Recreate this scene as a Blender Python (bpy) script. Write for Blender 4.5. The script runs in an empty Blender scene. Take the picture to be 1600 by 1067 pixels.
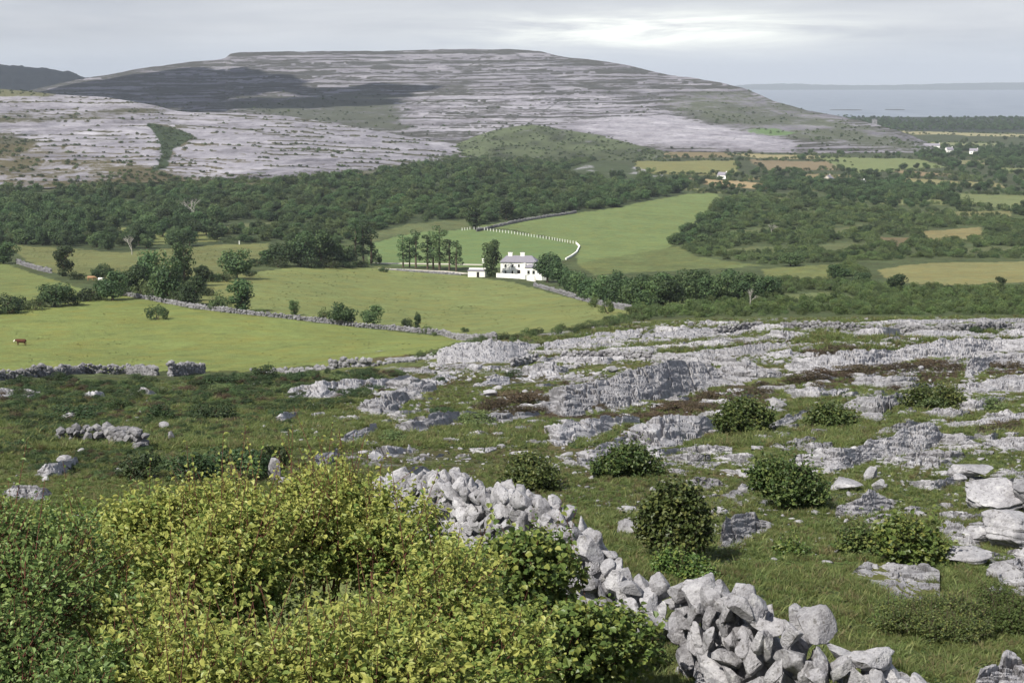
import bpy, math, random
import numpy as np
from mathutils import Vector, Matrix

# ------------------------------------------------------------------ camera
R = math.radians
scene = bpy.context.scene
CZ = 100.0                                # eye height above the sea
PITCH = R(10.38)
FPX = 1600 * 50 / 36
cam_d = bpy.data.cameras.new('camera')
cam = bpy.data.objects.new('camera', cam_d)
scene.collection.objects.link(cam)
cam_d.lens = 50; cam_d.sensor_width = 36
cam_d.clip_start = 0.2; cam_d.clip_end = 60000
cam.location = (0, 0, CZ)
cam.rotation_euler = (R(90) - PITCH, 0, 0)
scene.camera = cam

# ------------------------------------------------------------------ light
SUN_EL = R(48)
SUN_AZ = math.atan2(-0.70, -0.71)         # from +Y towards +X: left and behind the viewer
SUN = Vector((math.sin(SUN_AZ) * math.cos(SUN_EL), math.cos(SUN_AZ) * math.cos(SUN_EL), math.sin(SUN_EL)))
sl = bpy.data.lights.new('sun', 'SUN')
sl.energy = 5.0; sl.angle = R(0.55); sl.color = (1.0, 0.95, 0.86)
so = bpy.data.objects.new('sun', sl)
scene.collection.objects.link(so)
so.rotation_euler = (-SUN).to_track_quat('-Z', 'Y').to_euler()
so.location = (0, -20, 160)
scene.view_settings.view_transform = 'Standard'
scene.view_settings.look = 'None'
scene.view_settings.exposure = 0.55
scene.view_settings.gamma = 1.0

# ------------------------------------------------------------------ node helpers
class NT:
    def __init__(s, tree):
        s.t = tree; s.n = tree.nodes; s.l = tree.links
    def new(s, kind, **kw):
        nd = s.n.new(kind)
        for k, v in kw.items():
            setattr(nd, k, v)
        return nd
    def put(s, sock, v):
        if isinstance(v, bpy.types.NodeSocket): s.l.new(v, sock)
        elif v is not None:
            if hasattr(sock.default_value, '__len__') and not isinstance(v, (tuple, list)):
                v = (v, v, v, 1)[:len(sock.default_value)]
            if hasattr(sock.default_value, '__len__') and len(v) == 3 and len(sock.default_value) == 4:
                v = (*v, 1)
            sock.default_value = v
    def math(s, op, a, b=None, c=None, clamp=False):
        nd = s.new('ShaderNodeMath', operation=op, use_clamp=clamp)
        for i, x in enumerate((a, b, c)):
            if x is not None: s.put(nd.inputs[i], x)
        return nd.outputs[0]
    def mix(s, f, a, b, mode='MIX'):
        nd = s.new('ShaderNodeMix', data_type='RGBA', blend_type=mode)
        s.put(nd.inputs[0], f); s.put(nd.inputs[6], a); s.put(nd.inputs[7], b)
        return nd.outputs[2]
    def noise(s, vec, scale, detail=4, rough=0.55, dist=0.0):
        nd = s.new('ShaderNodeTexNoise')
        if vec is not None: s.l.new(vec, nd.inputs['Vector'])
        nd.inputs['Scale'].default_value = scale; nd.inputs['Detail'].default_value = detail
        nd.inputs['Roughness'].default_value = rough; nd.inputs['Distortion'].default_value = dist
        return nd.outputs['Fac']
    def ramp(s, f, stops):
        nd = s.new('ShaderNodeValToRGB')
        el = nd.color_ramp.elements
        while len(el) < len(stops): el.new(0.5)
        for e, (p, c) in zip(el, stops):
            e.position = p
            e.color = (*c, 1) if hasattr(c, '__len__') else (c, c, c, 1)
        s.put(nd.inputs[0], f)
        return nd.outputs[0]
    def mapping(s, vec, scale=(1, 1, 1), loc=(0, 0, 0), rot=(0, 0, 0)):
        nd = s.new('ShaderNodeMapping')
        s.l.new(vec, nd.inputs[0])
        nd.inputs['Scale'].default_value = scale; nd.inputs['Location'].default_value = loc
        nd.inputs['Rotation'].default_value = rot
        return nd.outputs[0]
    def attr(s, name, out='Fac'):
        nd = s.new('ShaderNodeAttribute', attribute_name=name)
        return nd.outputs[out]

# ------------------------------------------------------------------ sky
w = bpy.data.worlds.new('World'); scene.world = w; w.use_nodes = True
T = NT(w.node_tree); T.n.clear()
sky = T.new('ShaderNodeTexSky', sky_type='NISHITA', sun_disc=False)
sky.sun_elevation = SUN_EL; sky.sun_rotation = SUN_AZ; sky.altitude = 100
sky.dust_density = 1.5
tc = T.new('ShaderNodeTexCoord')
sep = T.new('ShaderNodeSeparateXYZ'); T.l.new(tc.outputs['Generated'], sep.inputs[0])
elev = sep.outputs[2]
vec = T.mapping(tc.outputs['Generated'], scale=(3.2, 3.2, 30))
n1 = T.noise(vec, 1.6, 6, 0.55, 0.3)
n2 = T.noise(T.mapping(tc.outputs['Generated'], scale=(4.5, 4.5, 44), loc=(3.1, 0.4, 7.7)), 1.5, 6, 0.6, 0.4)
n3 = T.noise(T.mapping(tc.outputs['Generated'], scale=(1.2, 1.2, 2.2)), 2.4, 6, 0.6)
# grey-lilac cloud deck, paler and bluer towards the sea horizon
deck = T.ramp(n1, [(0.30, (3.8, 4.05, 4.45)), (0.52, (4.6, 4.8, 5.1)), (0.72, (5.4, 5.6, 5.8))])
low = T.math('SMOOTH_MIN', T.math('MULTIPLY', elev, 30.0), 1.0, 0.2, clamp=True)
deck = T.mix(low, (4.75, 5.2, 5.75), deck)
# bright break in the cloud low over the shoulder of the hill
az = T.math('DIVIDE', sep.outputs[0], sep.outputs[1])
g1 = T.math('MULTIPLY', T.math('POWER', T.math('DIVIDE', T.math('SUBTRACT', az, 0.10), 0.12), 2.0), -1.0)
g2 = T.math('MULTIPLY', T.math('POWER', T.math('DIVIDE', T.math('SUBTRACT', elev, 0.034), 0.0115), 2.0), -1.0)
gap = T.math('EXPONENT', T.math('ADD', g1, g2))
gap = T.math('MULTIPLY', gap, T.math('GREATER_THAN', sep.outputs[1], 0.0))
gapn = T.math('MULTIPLY', T.math('MULTIPLY', gap, 1.9), T.ramp(n2, [(0.36, 0.0), (0.64, 1.0)]), clamp=True)
deck = T.mix(gapn, deck, (8.8, 9.0, 8.3))
# overhead the deck is broken and blue sky shows through
deck = T.mix(T.math('MULTIPLY', T.math('MULTIPLY', T.math('SUBTRACT', elev, 0.10), 4.0, clamp=True), 0.6), deck, (2.3, 2.5, 3.0))  # deck itself dimmed overhead, out of view, to deepen the shadows below
cover = T.ramp(n3, [(0.42, 0.12), (0.60, 1.0)])
hi = T.math('MULTIPLY', T.math('SUBTRACT', elev, 0.10), 4.0, clamp=True)
cover = T.mix(hi, (1, 1, 1), cover)
skymix = T.mix(cover, sky.outputs[0], deck)
bg = T.new('ShaderNodeBackground'); bg.inputs[1].default_value = 0.1
T.l.new(skymix, bg.inputs[0])
wo = T.new('ShaderNodeOutputWorld'); T.l.new(bg.outputs[0], wo.inputs[0])

# ------------------------------------------------------------------ numpy noise
rng = np.random.default_rng(7)
random.seed(7)
def _h(ix, iy, seed):
    with np.errstate(over='ignore'):
        n = (ix.astype(np.int64) * 374761393 + iy.astype(np.int64) * 668265263 + int(seed) * 1442695041) & 0xffffffff
        n = ((n ^ (n >> 13)) * 1274126177) & 0xffffffff
        n = ((n ^ (n >> 16)) * 2246822519) & 0xffffffff
        n = n ^ (n >> 15)
    return (n & 0xffffff) / float(0xffffff)
def vnoise(x, y, seed=0):
    x = np.asarray(x, float); y = np.asarray(y, float)
    ix = np.floor(x); iy = np.floor(y); fx = x - ix; fy = y - iy
    fx = fx * fx * (3 - 2 * fx); fy = fy * fy * (3 - 2 * fy)
    a = _h(ix, iy, seed); b = _h(ix + 1, iy, seed); c = _h(ix, iy + 1, seed); d = _h(ix + 1, iy + 1, seed)
    return (a + (b - a) * fx) * (1 - fy) + (c + (d - c) * fx) * fy
def fbm(x, y, oct=4, seed=0, gain=0.5):
    s = 0; amp = 1; tot = 0
    for o in range(oct):
        s = s + amp * (vnoise(x * 2 ** o + 17.3 * o, y * 2 ** o - 9.1 * o, seed + o) * 2 - 1); tot += amp; amp *= gain
    return s / tot
def voronoi(x, y, seed=0, jit=0.9):
    ix = np.floor(x); iy = np.floor(y)
    f1 = np.full(np.shape(x), 9.0); f2 = f1.copy(); cid = np.zeros(np.shape(x))
    for dx in (-1, 0, 1):
        for dy in (-1, 0, 1):
            cx = ix + dx; cy = iy + dy
            px = cx + 0.5 + jit * (_h(cx, cy, seed) - 0.5); py = cy + 0.5 + jit * (_h(cx, cy, seed + 1) - 0.5)
            d = np.hypot(x - px, y - py)
            r = _h(cx, cy, seed + 2)
            near = d < f1
            f2 = np.where(near, f1, np.minimum(f2, d)); cid = np.where(near, r, cid); f1 = np.where(near, d, f1)
    return f1, f2, cid
def softpoly(u, v, poly, ru=10, rv=4, n=14, seed=0):
    r = np.random.default_rng(seed); s = 0
    for k in range(n):
        s = s + inpoly(u + r.normal(0, ru), v + r.normal(0, rv), poly)
    return s / n
def sstep(a, b, x):
    t = np.clip((x - a) / (b - a), 0, 1); return t * t * (3 - 2 * t)
def inpoly(u, v, poly):
    inside = np.zeros(np.shape(u), bool); n = len(poly)
    for i in range(n):
        x1, y1 = poly[i]; x2, y2 = poly[(i + 1) % n]
        if y1 == y2: continue
        c = ((y1 > v) != (y2 > v)) & (u < (x2 - x1) * (v - y1) / (y2 - y1) + x1)
        inside ^= c
    return inside

# ------------------------------------------------------------------ object helpers
def mesh(name, V, F, mat=None, smooth=False, attrs=None):
    V = np.asarray(V, np.float32); F = np.asarray(F, np.int32)
    me = bpy.data.meshes.new(name)
    k = F.shape[1]
    me.vertices.add(len(V)); me.vertices.foreach_set('co', V.ravel())
    me.loops.add(F.size); me.loops.foreach_set('vertex_index', F.ravel())
    me.polygons.add(len(F)); me.polygons.foreach_set('loop_start', np.arange(len(F), dtype=np.int32) * k)
    me.update(calc_edges=True)
    me.polygons.foreach_set('use_smooth', np.full(len(F), smooth))
    for an, val in (attrs or {}).items():
        val = np.asarray(val, np.float32)
        if val.ndim == 1:
            me.attributes.new(an, 'FLOAT', 'POINT').data.foreach_set('value', val)
        else:
            if val.shape[1] == 3: val = np.concatenate([val, np.ones((len(val), 1), np.float32)], 1)
            me.attributes.new(an, 'FLOAT_COLOR', 'POINT').data.foreach_set('color', val.ravel())
    if mat: me.materials.append(mat)
    return me
def link(name, data, parent=None, loc=(0, 0, 0), rot=(0, 0, 0), scale=(1, 1, 1)):
    o = bpy.data.objects.new(name, data)
    scene.collection.objects.link(o)
    o.location = loc; o.rotation_euler = rot; o.scale = scale
    if parent: o.parent = parent
    return o
def tag(o, label=None, cat=None, group=None, kind=None):
    if label: o['label'] = label
    if cat: o['category'] = cat
    if group: o['group'] = group
    if kind: o['kind'] = kind
    return o
def copy_thing(root, loc, rotz=0, scale=None, label=None, group=None):
    r = root.copy(); scene.collection.objects.link(r)
    r.location = loc; r.rotation_euler = (0, 0, rotz)
    if scale is not None: r.scale = scale if hasattr(scale, '__len__') else (scale,) * 3
    if label: r['label'] = label
    if group: r['group'] = group
    for ch in list(root.children):
        c = ch.copy(); scene.collection.objects.link(c); c.parent = r
    return r
def grid_faces(nr, nc):
    i = np.arange(nr - 1)[:, None] * nc + np.arange(nc - 1)[None, :]
    return np.stack([i, i + 1, i + 1 + nc, i + nc], -1).reshape(-1, 4)
def join_arrays(parts):
    V = []; F = []; off = 0
    for v, f in parts:
        V.append(v); F.append(np.asarray(f) + off); off += len(v)
    return np.concatenate(V), np.concatenate(F)
def box_arr(x0, x1, y0, y1, z0, z1):
    V = np.array([(x, y, z) for z in (z0, z1) for y in (y0, y1) for x in (x0, x1)], float)
    F = np.array([(0, 2, 3, 1), (4, 5, 7, 6), (0, 1, 5, 4), (2, 6, 7, 3), (0, 4, 6, 2), (1, 3, 7, 5)])
    return V, F
def tube_arr(pts, rad, n=6):
    pts = np.asarray(pts, float); rad = np.broadcast_to(rad, (len(pts),))
    V = []
    for i, p in enumerate(pts):
        d = pts[min(i + 1, len(pts) - 1)] - pts[max(i - 1, 0)]
        d = d / (np.linalg.norm(d) + 1e-9)
        up = np.array([0, 0, 1.0]) if abs(d[2]) < 0.9 else np.array([1.0, 0, 0])
        a = np.cross(d, up); a /= np.linalg.norm(a); b = np.cross(d, a)
        th = np.arange(n) * 2 * np.pi / n
        V.append(p + rad[i] * (np.cos(th)[:, None] * a + np.sin(th)[:, None] * b))
    V = np.concatenate(V); F = []
    for i in range(len(pts) - 1):
        for j in range(n):
            F.append((i * n + j, i * n + (j + 1) % n, (i + 1) * n + (j + 1) % n, (i + 1) * n + j))
    return V, np.array(F)

# ------------------------------------------------------------------ picture rays and ground
SP, CP = math.sin(PITCH), math.cos(PITCH)
def pix_as(u, v):
    t = (533.5 - np.asarray(v, float)) / FPX; r = (np.asarray(u, float) - 800) / FPX
    Y = CP + t * SP
    return r / Y, (-SP + t * CP) / Y
def as_pix(a, s):
    t = (s * CP + SP) / (CP - s * SP)
    Y = CP + t * SP
    return 800 + a * Y * FPX, 533.5 - t * FPX
def v2s(v): return float(pix_as(800, v)[1])
def pchip(x, y, xi):
    x = np.asarray(x, float); y = np.asarray(y, float)
    h = np.diff(x); d = np.diff(y) / h; m = np.zeros_like(y)
    w1 = 2 * h[1:] + h[:-1]; w2 = h[1:] + 2 * h[:-1]
    ok = d[:-1] * d[1:] > 0
    with np.errstate(divide='ignore', invalid='ignore'):
        m[1:-1] = np.where(ok, (w1 + w2) / (w1 / d[:-1] + w2 / d[1:]), 0)
    m[0] = d[0]; m[-1] = d[-1]
    i = np.clip(np.searchsorted(x, xi) - 1, 0, len(x) - 2)
    t = (np.clip(xi, x[0], x[-1]) - x[i]) / h[i]
    return ((1 + 2 * t) * (1 - t) ** 2 * y[i] + t * (1 - t) ** 2 * h[i] * m[i] + t * t * (3 - 2 * t) * y[i + 1] + t * t * (t - 1) * h[i] * m[i + 1])
NEAR = [(1067, 15.5), (1000, 17.5), (900, 21), (850, 24.5), (800, 29), (750, 36)]
FARP = [(200, 3000), (183, 4000), (182.4, 4200)]
COLS = {
    -250: [(700, 47), (650, 68), (620, 92), (600, 125), (590, 178), (583, 208), (560, 226), (530, 256), (500, 290), (470, 332), (440, 387), (410, 482), (390, 590), (360, 700), (330, 830), (300, 990), (280, 1130), (262, 1400), (240, 1900)],
    350: [(700, 47), (650, 68), (620, 92), (600, 122), (588, 170), (578, 204), (560, 226), (530, 256), (500, 290), (470, 338), (440, 400), (410, 500), (390, 600), (360, 710), (330, 840), (300, 1000), (280, 1140), (262, 1400), (240, 1900)],
    700: [(700, 47), (650, 68), (620, 92), (600, 118), (580, 142), (560, 172), (545, 203), (530, 258), (500, 330), (470, 390), (440, 472), (420, 540), (400, 600), (370, 690), (340, 800), (300, 1000), (270, 1250), (240, 1800)],
    1000: [(700, 47), (650, 70), (620, 92), (590, 118), (560, 150), (530, 185), (505, 220), (492, 262), (475, 340), (450, 430), (420, 540), (390, 640), (350, 790), (310, 1000), (280, 1300), (250, 1700), (235, 1950)],
    1400: [(700, 44), (650, 60), (620, 75), (590, 95), (560, 120), (530, 155), (510, 190), (495, 238), (480, 310), (460, 395), (430, 490), (380, 690), (330, 960), (280, 1360), (240, 1900)],
    1850: [(700, 43), (650, 58), (620, 73), (590, 92), (560, 117), (530, 152), (510, 187), (495, 236), (480, 310), (460, 395), (430, 490), (380, 690), (330, 960), (280, 1360), (240, 1900)],
}
NA, ND = 901, 1100
A0, A1 = -0.66, 0.66
L0, L1 = math.log(2.5), math.log(4200.0)
ag = np.linspace(A0, A1, NA); lg = np.linspace(L0, L1, ND); dg = np.exp(lg)
ca = []; cs = []
for u, pts in COLS.items():
    xs = [math.log(d) for d in (2.5, 6, 10)] + [math.log(d) for _, d in NEAR + pts + FARP]
    ys = [-0.95, -0.667, -0.55] + [v2s(v) for v, _ in NEAR + pts + FARP]
    ca.append((u - 800) / FPX / 0.99); cs.append(pchip(xs, ys, lg))
ca = np.array(ca); cs = np.array(cs)
SG = np.empty((NA, ND))
for j in range(ND): SG[:, j] = pchip(ca, cs[:, j], ag)
AA, DD = np.meshgrid(ag, dg, indexing='ij')
XX = AA * DD
VV = as_pix(AA, SG)[1]; UU = as_pix(AA, SG)[0]
ZG = CZ + SG * DD
# hummocks: lively on the stony slope, faint in the fields
slope = 1 - sstep(190, 235, DD)
amp = (0.10 + 0.0036 * np.minimum(DD, 160)) * slope
ZG = ZG + amp * (fbm(XX / 9, DD / 9, 4, 11) + 0.45 * fbm(XX / 2.3, DD / 2.3, 3, 21))
ZG = ZG + (1 - slope) * 0.35 * fbm(XX / 60, DD / 60, 3, 31) * np.clip(DD / 600, 0.3, 2)
ZG = np.where(DD > 3980, np.minimum(ZG, 1.2 - (DD - 3980) * 0.02), ZG)
SGn = (ZG - CZ) / DD
SMAX = np.maximum.accumulate(SGn, axis=1)
def H(x, y):
    y = np.maximum(np.asarray(y, float), 2.6); x = np.asarray(x, float)
    fa = np.clip((x / y - A0) / (A1 - A0) * (NA - 1), 0, NA - 1.001); fl = np.clip((np.log(y) - L0) / (L1 - L0) * (ND - 1), 0, ND - 1.001)
    i = fa.astype(int); j = fl.astype(int); p = fa - i; q = fl - j
    return (ZG[i, j] * (1 - p) + ZG[i + 1, j] * p) * (1 - q) + (ZG[i, j + 1] * (1 - p) + ZG[i + 1, j + 1] * p) * q
def gndD(u, v):
    a, s = pix_as(u, v); a = np.atleast_1d(a); s = np.atleast_1d(s); a, s = np.broadcast_arrays(a, s)
    i = np.clip(((a - A0) / (A1 - A0) * (NA - 1)).round().astype(int), 0, NA - 1)
    out = np.empty(a.shape)
    for k in range(a.size):
        row = SMAX[i.flat[k]]
        j = min(max(int(np.searchsorted(row, s.flat[k])), 1), ND - 1)
        f = (s.flat[k] - row[j - 1]) / (row[j] - row[j - 1] + 1e-12)
        out.flat[k] = math.exp(lg[j - 1] + min(max(f, 0), 1) * (lg[j] - lg[j - 1]))
    return out
def gnd(u, v):
    d = float(gndD(u, v)[0]); a = float(pix_as(u, v)[0]); x = a * d
    return x, d, float(H(x, d))
def ray(u, v, d):
    a, s = pix_as(u, v)
    return np.stack(np.broadcast_arrays(a * d, d, CZ + s * d), -1)
# ------------------------------------------------------------------ materials
MATS = {}
def new_mat(name):
    m = bpy.data.materials.new(name); m.use_nodes = True
    t = NT(m.node_tree); t.n.clear()
    out = t.new('ShaderNodeOutputMaterial'); p = t.new('ShaderNodeBsdfPrincipled')
    t.l.new(p.outputs[0], out.inputs[0])
    p.inputs['Roughness'].default_value = 0.9; p.inputs['Specular IOR Level'].default_value = 0.15
    MATS[name] = m
    return m, t, p, out
def bump(t, p, h, strength=0.5, dist=0.05):
    b = t.new('ShaderNodeBump'); b.inputs['Strength'].default_value = strength; b.inputs['Distance'].default_value = dist
    t.put(b.inputs['Height'], h); t.l.new(b.outputs[0], p.inputs['Normal'])
def pos(t):
    return t.new('ShaderNodeNewGeometry').outputs['Position']

# ground: land cover comes with the sheet, grain from noise in metres
m, t, p, o = new_mat('turf')
P = pos(t)
cov = t.attr('cover', 'Color'); rk = t.attr('rock'); fine = t.attr('grain')
g1 = t.noise(P, 0.03, 6, 0.65); g2 = t.noise(P, 0.42, 6, 0.72); g3 = t.noise(P, 7.0, 4, 0.7)
var = t.math('ADD', t.math('MULTIPLY', t.math('SUBTRACT', g1, 0.5), 1.5), t.math('MULTIPLY', t.math('SUBTRACT', g2, 0.5), 2.3))
g4 = t.noise(P, 1.9, 5, 0.75)
var = t.math('ADD', var, t.math('ADD', t.math('MULTIPLY', t.math('SUBTRACT', g3, 0.5), 1.1), t.math('MULTIPLY', t.math('SUBTRACT', g4, 0.5), 2.6)))
g5 = t.noise(P, 0.13, 6, 0.7, 0.5)
var = t.math('ADD', var, t.math('MULTIPLY', t.math('SUBTRACT', g5, 0.5), 2.0))
val = t.math('ADD', 1.0, t.math('MULTIPLY', var, fine), clamp=False)
val = t.math('MAXIMUM', val, 0.25)
c = t.mix(1.0, cov, val, 'MULTIPLY')
warm = t.ramp(t.noise(P, 0.16, 4, 0.6), [(0.45, 0.0), (0.7, 1.0)])
c = t.mix(t.math('MULTIPLY', warm, 0.42), c, t.mix(1.0, cov, (1.45, 1.0, 0.7), 'MULTIPLY'))
n = t.noise(P, 0.9, 6, 0.7); 
rm = t.math('MULTIPLY', t.math('SUBTRACT', t.math('ADD', rk, t.math('MULTIPLY', n, 0.9)), 0.95), 6.0, clamp=True)
stone = t.ramp(t.noise(P, 2.2, 6, 0.75), [(0.30, (0.10, 0.098, 0.10)), (0.5, (0.24, 0.235, 0.248)), (0.70, (0.36, 0.355, 0.365))])
t.l.new(t.mix(rm, c, stone), p.inputs['Base Color'])
bump(t, p, t.math('ADD', g3, t.math('MULTIPLY', g2, 1.2)), 0.8, 0.25)

# bare limestone of outcrops, boulders and wall stones
def limestone(name, tone=1.0, scale=1.0, lichen=0.5):
    m, t, p, o = new_mat(name)
    P = pos(t)
    oi = t.new('ShaderNodeObjectInfo')
    a = t.noise(P, 1.3 * scale, 6, 0.7); b = t.noise(P, 9 * scale, 5, 0.75); d = t.noise(P, 38 * scale, 3, 0.7)
    f = t.math('ADD', t.math('MULTIPLY', a, 0.45), t.math('ADD', t.math('MULTIPLY', b, 0.35), t.math('MULTIPLY', d, 0.2)))
    c = t.ramp(f, [(0.34, tuple(x * tone for x in (0.075, 0.072, 0.075))), (0.44, tuple(x * tone for x in (0.20, 0.195, 0.206))),
                   (0.53, tuple(x * tone for x in (0.315, 0.31, 0.325))), (0.66, tuple(x * tone for x in (0.46, 0.455, 0.46)))])
    spots = t.ramp(t.noise(P, 16 * scale, 2, 0.5), [(0.60, 0.0), (0.70, 1.0)])
    c = t.mix(t.math('MULTIPLY', spots, lichen), c, tuple(x * tone for x in (0.10, 0.095, 0.09)))
    pale = t.ramp(t.noise(P, 5 * scale, 4, 0.6, 0.6), [(0.58, 0.0), (0.68, 1.0)])
    c = t.mix(t.math('MULTIPLY', pale, 0.4), c, tuple(x * tone for x in (0.50, 0.495, 0.48)))
    c = t.mix(1.0, c, t.math('ADD', 0.82, t.math('MULTIPLY', oi.outputs['Random'], 0.34)), 'MULTIPLY')
    t.l.new(c, p.inputs['Base Color'])
    bump(t, p, t.math('ADD', b, t.math('MULTIPLY', d, 0.6)), 0.75, 0.06 / scale)
    return m
limestone('limestone', 1.0, 1.0, 0.75); limestone('limestone_far', 0.74, 0.35, 0.35)

# hill sides: bare terraces and turf
m, t, p, o = new_mat('hill_limestone')
P = pos(t)
veg = t.attr('veg'); cov = t.attr('cover', 'Color')
na = t.noise(t.mapping(P, (1, .5, 3)), 0.02, 8, 0.75); nb = t.noise(t.mapping(P, (1, .5, 4)), 0.11, 6, 0.78)
bd = t.noise(t.mapping(P, (0.010, 0.004, 0.17)), 1.0, 8, 0.72, 0.4)
st = t.ramp(t.math('ADD', t.math('MULTIPLY', na, 0.25), t.math('ADD', t.math('MULTIPLY', nb, 0.30), t.math('MULTIPLY', bd, 0.45))),
            [(0.38, (0.055, 0.052, 0.058)), (0.47, (0.140, 0.133, 0.150)), (0.54, (0.205, 0.197, 0.218)), (0.63, (0.31, 0.30, 0.325))])
vm = t.math('MULTIPLY', t.math('SUBTRACT', t.math('ADD', veg, t.math('ADD', t.math('MULTIPLY', t.math('SUBTRACT', nb, 0.5), 1.3), t.math('MULTIPLY', t.math('SUBTRACT', bd, 0.5), 1.5))), 0.38), 3.6, clamp=True)
vc = t.mix(1.0, cov, t.math('ADD', 0.55, t.math('MULTIPLY', na, 0.9)), 'MULTIPLY')
t.l.new(t.mix(vm, t.mix(1.0, st, t.attr('pale'), 'MULTIPLY'), vc), p.inputs['Base Color'])  # stone colour scaled per hill; the spur's share stands in for light
bump(t, p, nb, 0.6, 2.0)

def simple(name, col, rough=0.85, var=0.25, scale=3.0, spec=0.15):
    m, t, p, o = new_mat(name)
    n = t.noise(pos(t), scale, 5, 0.6)
    t.l.new(t.mix(1.0, col, t.math('ADD', 1 - var, t.math('MULTIPLY', n, 2 * var)), 'MULTIPLY'), p.inputs['Base Color'])
    p.inputs['Roughness'].default_value = rough; p.inputs['Specular IOR Level'].default_value = spec
    return m
simple('white_wash', (0.82, 0.81, 0.76), 0.8, 0.06, 0.8)
simple('slate', (0.20, 0.19, 0.22), 0.6, 0.3, 2.5, 0.3)
simple('dark_pane', (0.02, 0.022, 0.025), 0.15, 0.1, 2, 0.5)
simple('gravel', (0.5, 0.46, 0.40), 0.95, 0.2, 1.0)
simple('bark', (0.10, 0.075, 0.055), 0.9, 0.4, 9)
simple('red_twig', (0.12, 0.05, 0.035), 0.8, 0.4, 9)
simple('dead_wood', (0.34, 0.32, 0.29), 0.9, 0.25, 5)
simple('white_paint', (0.62, 0.63, 0.58), 0.7, 0.05, 4)
simple('cow_brown', (0.075, 0.028, 0.018), 0.8, 0.3, 4)
simple('cow_white', (0.75, 0.72, 0.66), 0.8, 0.1, 4)
simple('dark_hide', (0.02, 0.016, 0.015), 0.7, 0.2, 4)
simple('far_hill', (0.055, 0.06, 0.05), 0.95, 0.4, 0.004)
simple('far_shore', (0.07, 0.09, 0.09), 0.95, 0.4, 0.002)
simple('cloud', (0.85, 0.85, 0.87), 1.0, 0.05, 0.01)
simple('sandbar', (0.06, 0.06, 0.055), 0.9, 0.2, 0.02)
m, t, p, o = new_mat('sea')
wv = t.noise(t.mapping(pos(t), (1, 0.25, 1)), 0.012, 5, 0.6)
t.l.new(t.ramp(wv, [(0.35, (0.13, 0.155, 0.19)), (0.65, (0.19, 0.215, 0.25))]), p.inputs['Base Color'])
p.inputs['Roughness'].default_value = 0.42; p.inputs['Specular IOR Level'].default_value = 0.35
bump(t, p, t.noise(t.mapping(pos(t), (1, 0.4, 1)), 0.05, 3), 0.4, 4)

def leafmat(name, dark, mid, light, obj_var=0.35, trans=0.25, rough=0.55):
    m, t, p, o = new_mat(name)
    tint = t.attr('tint'); oi = t.new('ShaderNodeObjectInfo')
    c = t.ramp(tint, [(0.0, dark), (0.5, mid), (1.0, light)])
    r = t.math('ADD', 1 - obj_var, t.math('MULTIPLY', oi.outputs['Random'], 2 * obj_var))
    c = t.mix(1.0, c, r, 'MULTIPLY')
    hv = t.new('ShaderNodeHueSaturation'); t.l.new(c, hv.inputs['Color'])
    t.put(hv.inputs['Hue'], t.math('ADD', 0.485, t.math('MULTIPLY', t.math('FRACT', t.math('MULTIPLY', oi.outputs['Random'], 7.31)), 0.03)))
    c = hv.outputs[0]
    t.l.new(c, p.inputs['Base Color']); p.inputs['Roughness'].default_value = rough
    p.inputs['Specular IOR Level'].default_value = 0.25
    tr = t.new('ShaderNodeBsdfTranslucent'); t.l.new(c, tr.inputs[0])
    mx = t.new('ShaderNodeMixShader'); mx.inputs[0].default_value = trans
    t.l.new(p.outputs[0], mx.inputs[1]); t.l.new(tr.outputs[0], mx.inputs[2]); t.l.new(mx.outputs[0], o.inputs[0])
    return m
leafmat('leaf_tree', (0.026, 0.052, 0.022), (0.055, 0.096, 0.036), (0.107, 0.156, 0.055), 0.5)
leafmat('leaf_scrub', (0.038, 0.062, 0.024), (0.079, 0.115, 0.043), (0.132, 0.174, 0.062), 0.45)
leafmat('leaf_bright', (0.040, 0.066, 0.022), (0.084, 0.125, 0.040), (0.14, 0.185, 0.06), 0.35)
leafmat('leaf_dark', (0.017, 0.034, 0.014), (0.036, 0.062, 0.024), (0.072, 0.106, 0.036), 0.35)
leafmat('leaf_heather', (0.030, 0.023, 0.014), (0.060, 0.044, 0.025), (0.095, 0.075, 0.038), 0.3, 0.1)
leafmat('leaf_hawthorn', (0.052, 0.098, 0.028), (0.150, 0.215, 0.056), (0.35, 0.35, 0.095), 0.05, 0.35, 0.42)
leafmat('leaf_blackthorn', (0.051, 0.100, 0.035), (0.132, 0.209, 0.065), (0.270, 0.351, 0.115), 0.05, 0.32, 0.42)
leafmat('leaf_hazel', (0.039, 0.072, 0.021), (0.098, 0.150, 0.039), (0.247, 0.260, 0.065), 0.12, 0.3, 0.42)
leafmat('leaf_shrub', (0.030, 0.053, 0.019), (0.073, 0.107, 0.033), (0.188, 0.206, 0.062), 0.15, 0.3, 0.45)
leafmat('leaf_rush', (0.085, 0.105, 0.036), (0.125, 0.15, 0.054), (0.19, 0.20, 0.08), 0.25, 0.4)
leafmat('blade', (0.080, 0.112, 0.036), (0.138, 0.175, 0.055), (0.22, 0.23, 0.09), 0.25, 0.42)
leafmat('blade_pale', (0.09, 0.085, 0.04), (0.16, 0.14, 0.065), (0.26, 0.23, 0.11), 0.2, 0.4)
leafmat('leaf_herb', (0.045, 0.075, 0.022), (0.095, 0.14, 0.04), (0.17, 0.21, 0.06), 0.25, 0.35)
M = MATS

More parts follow.
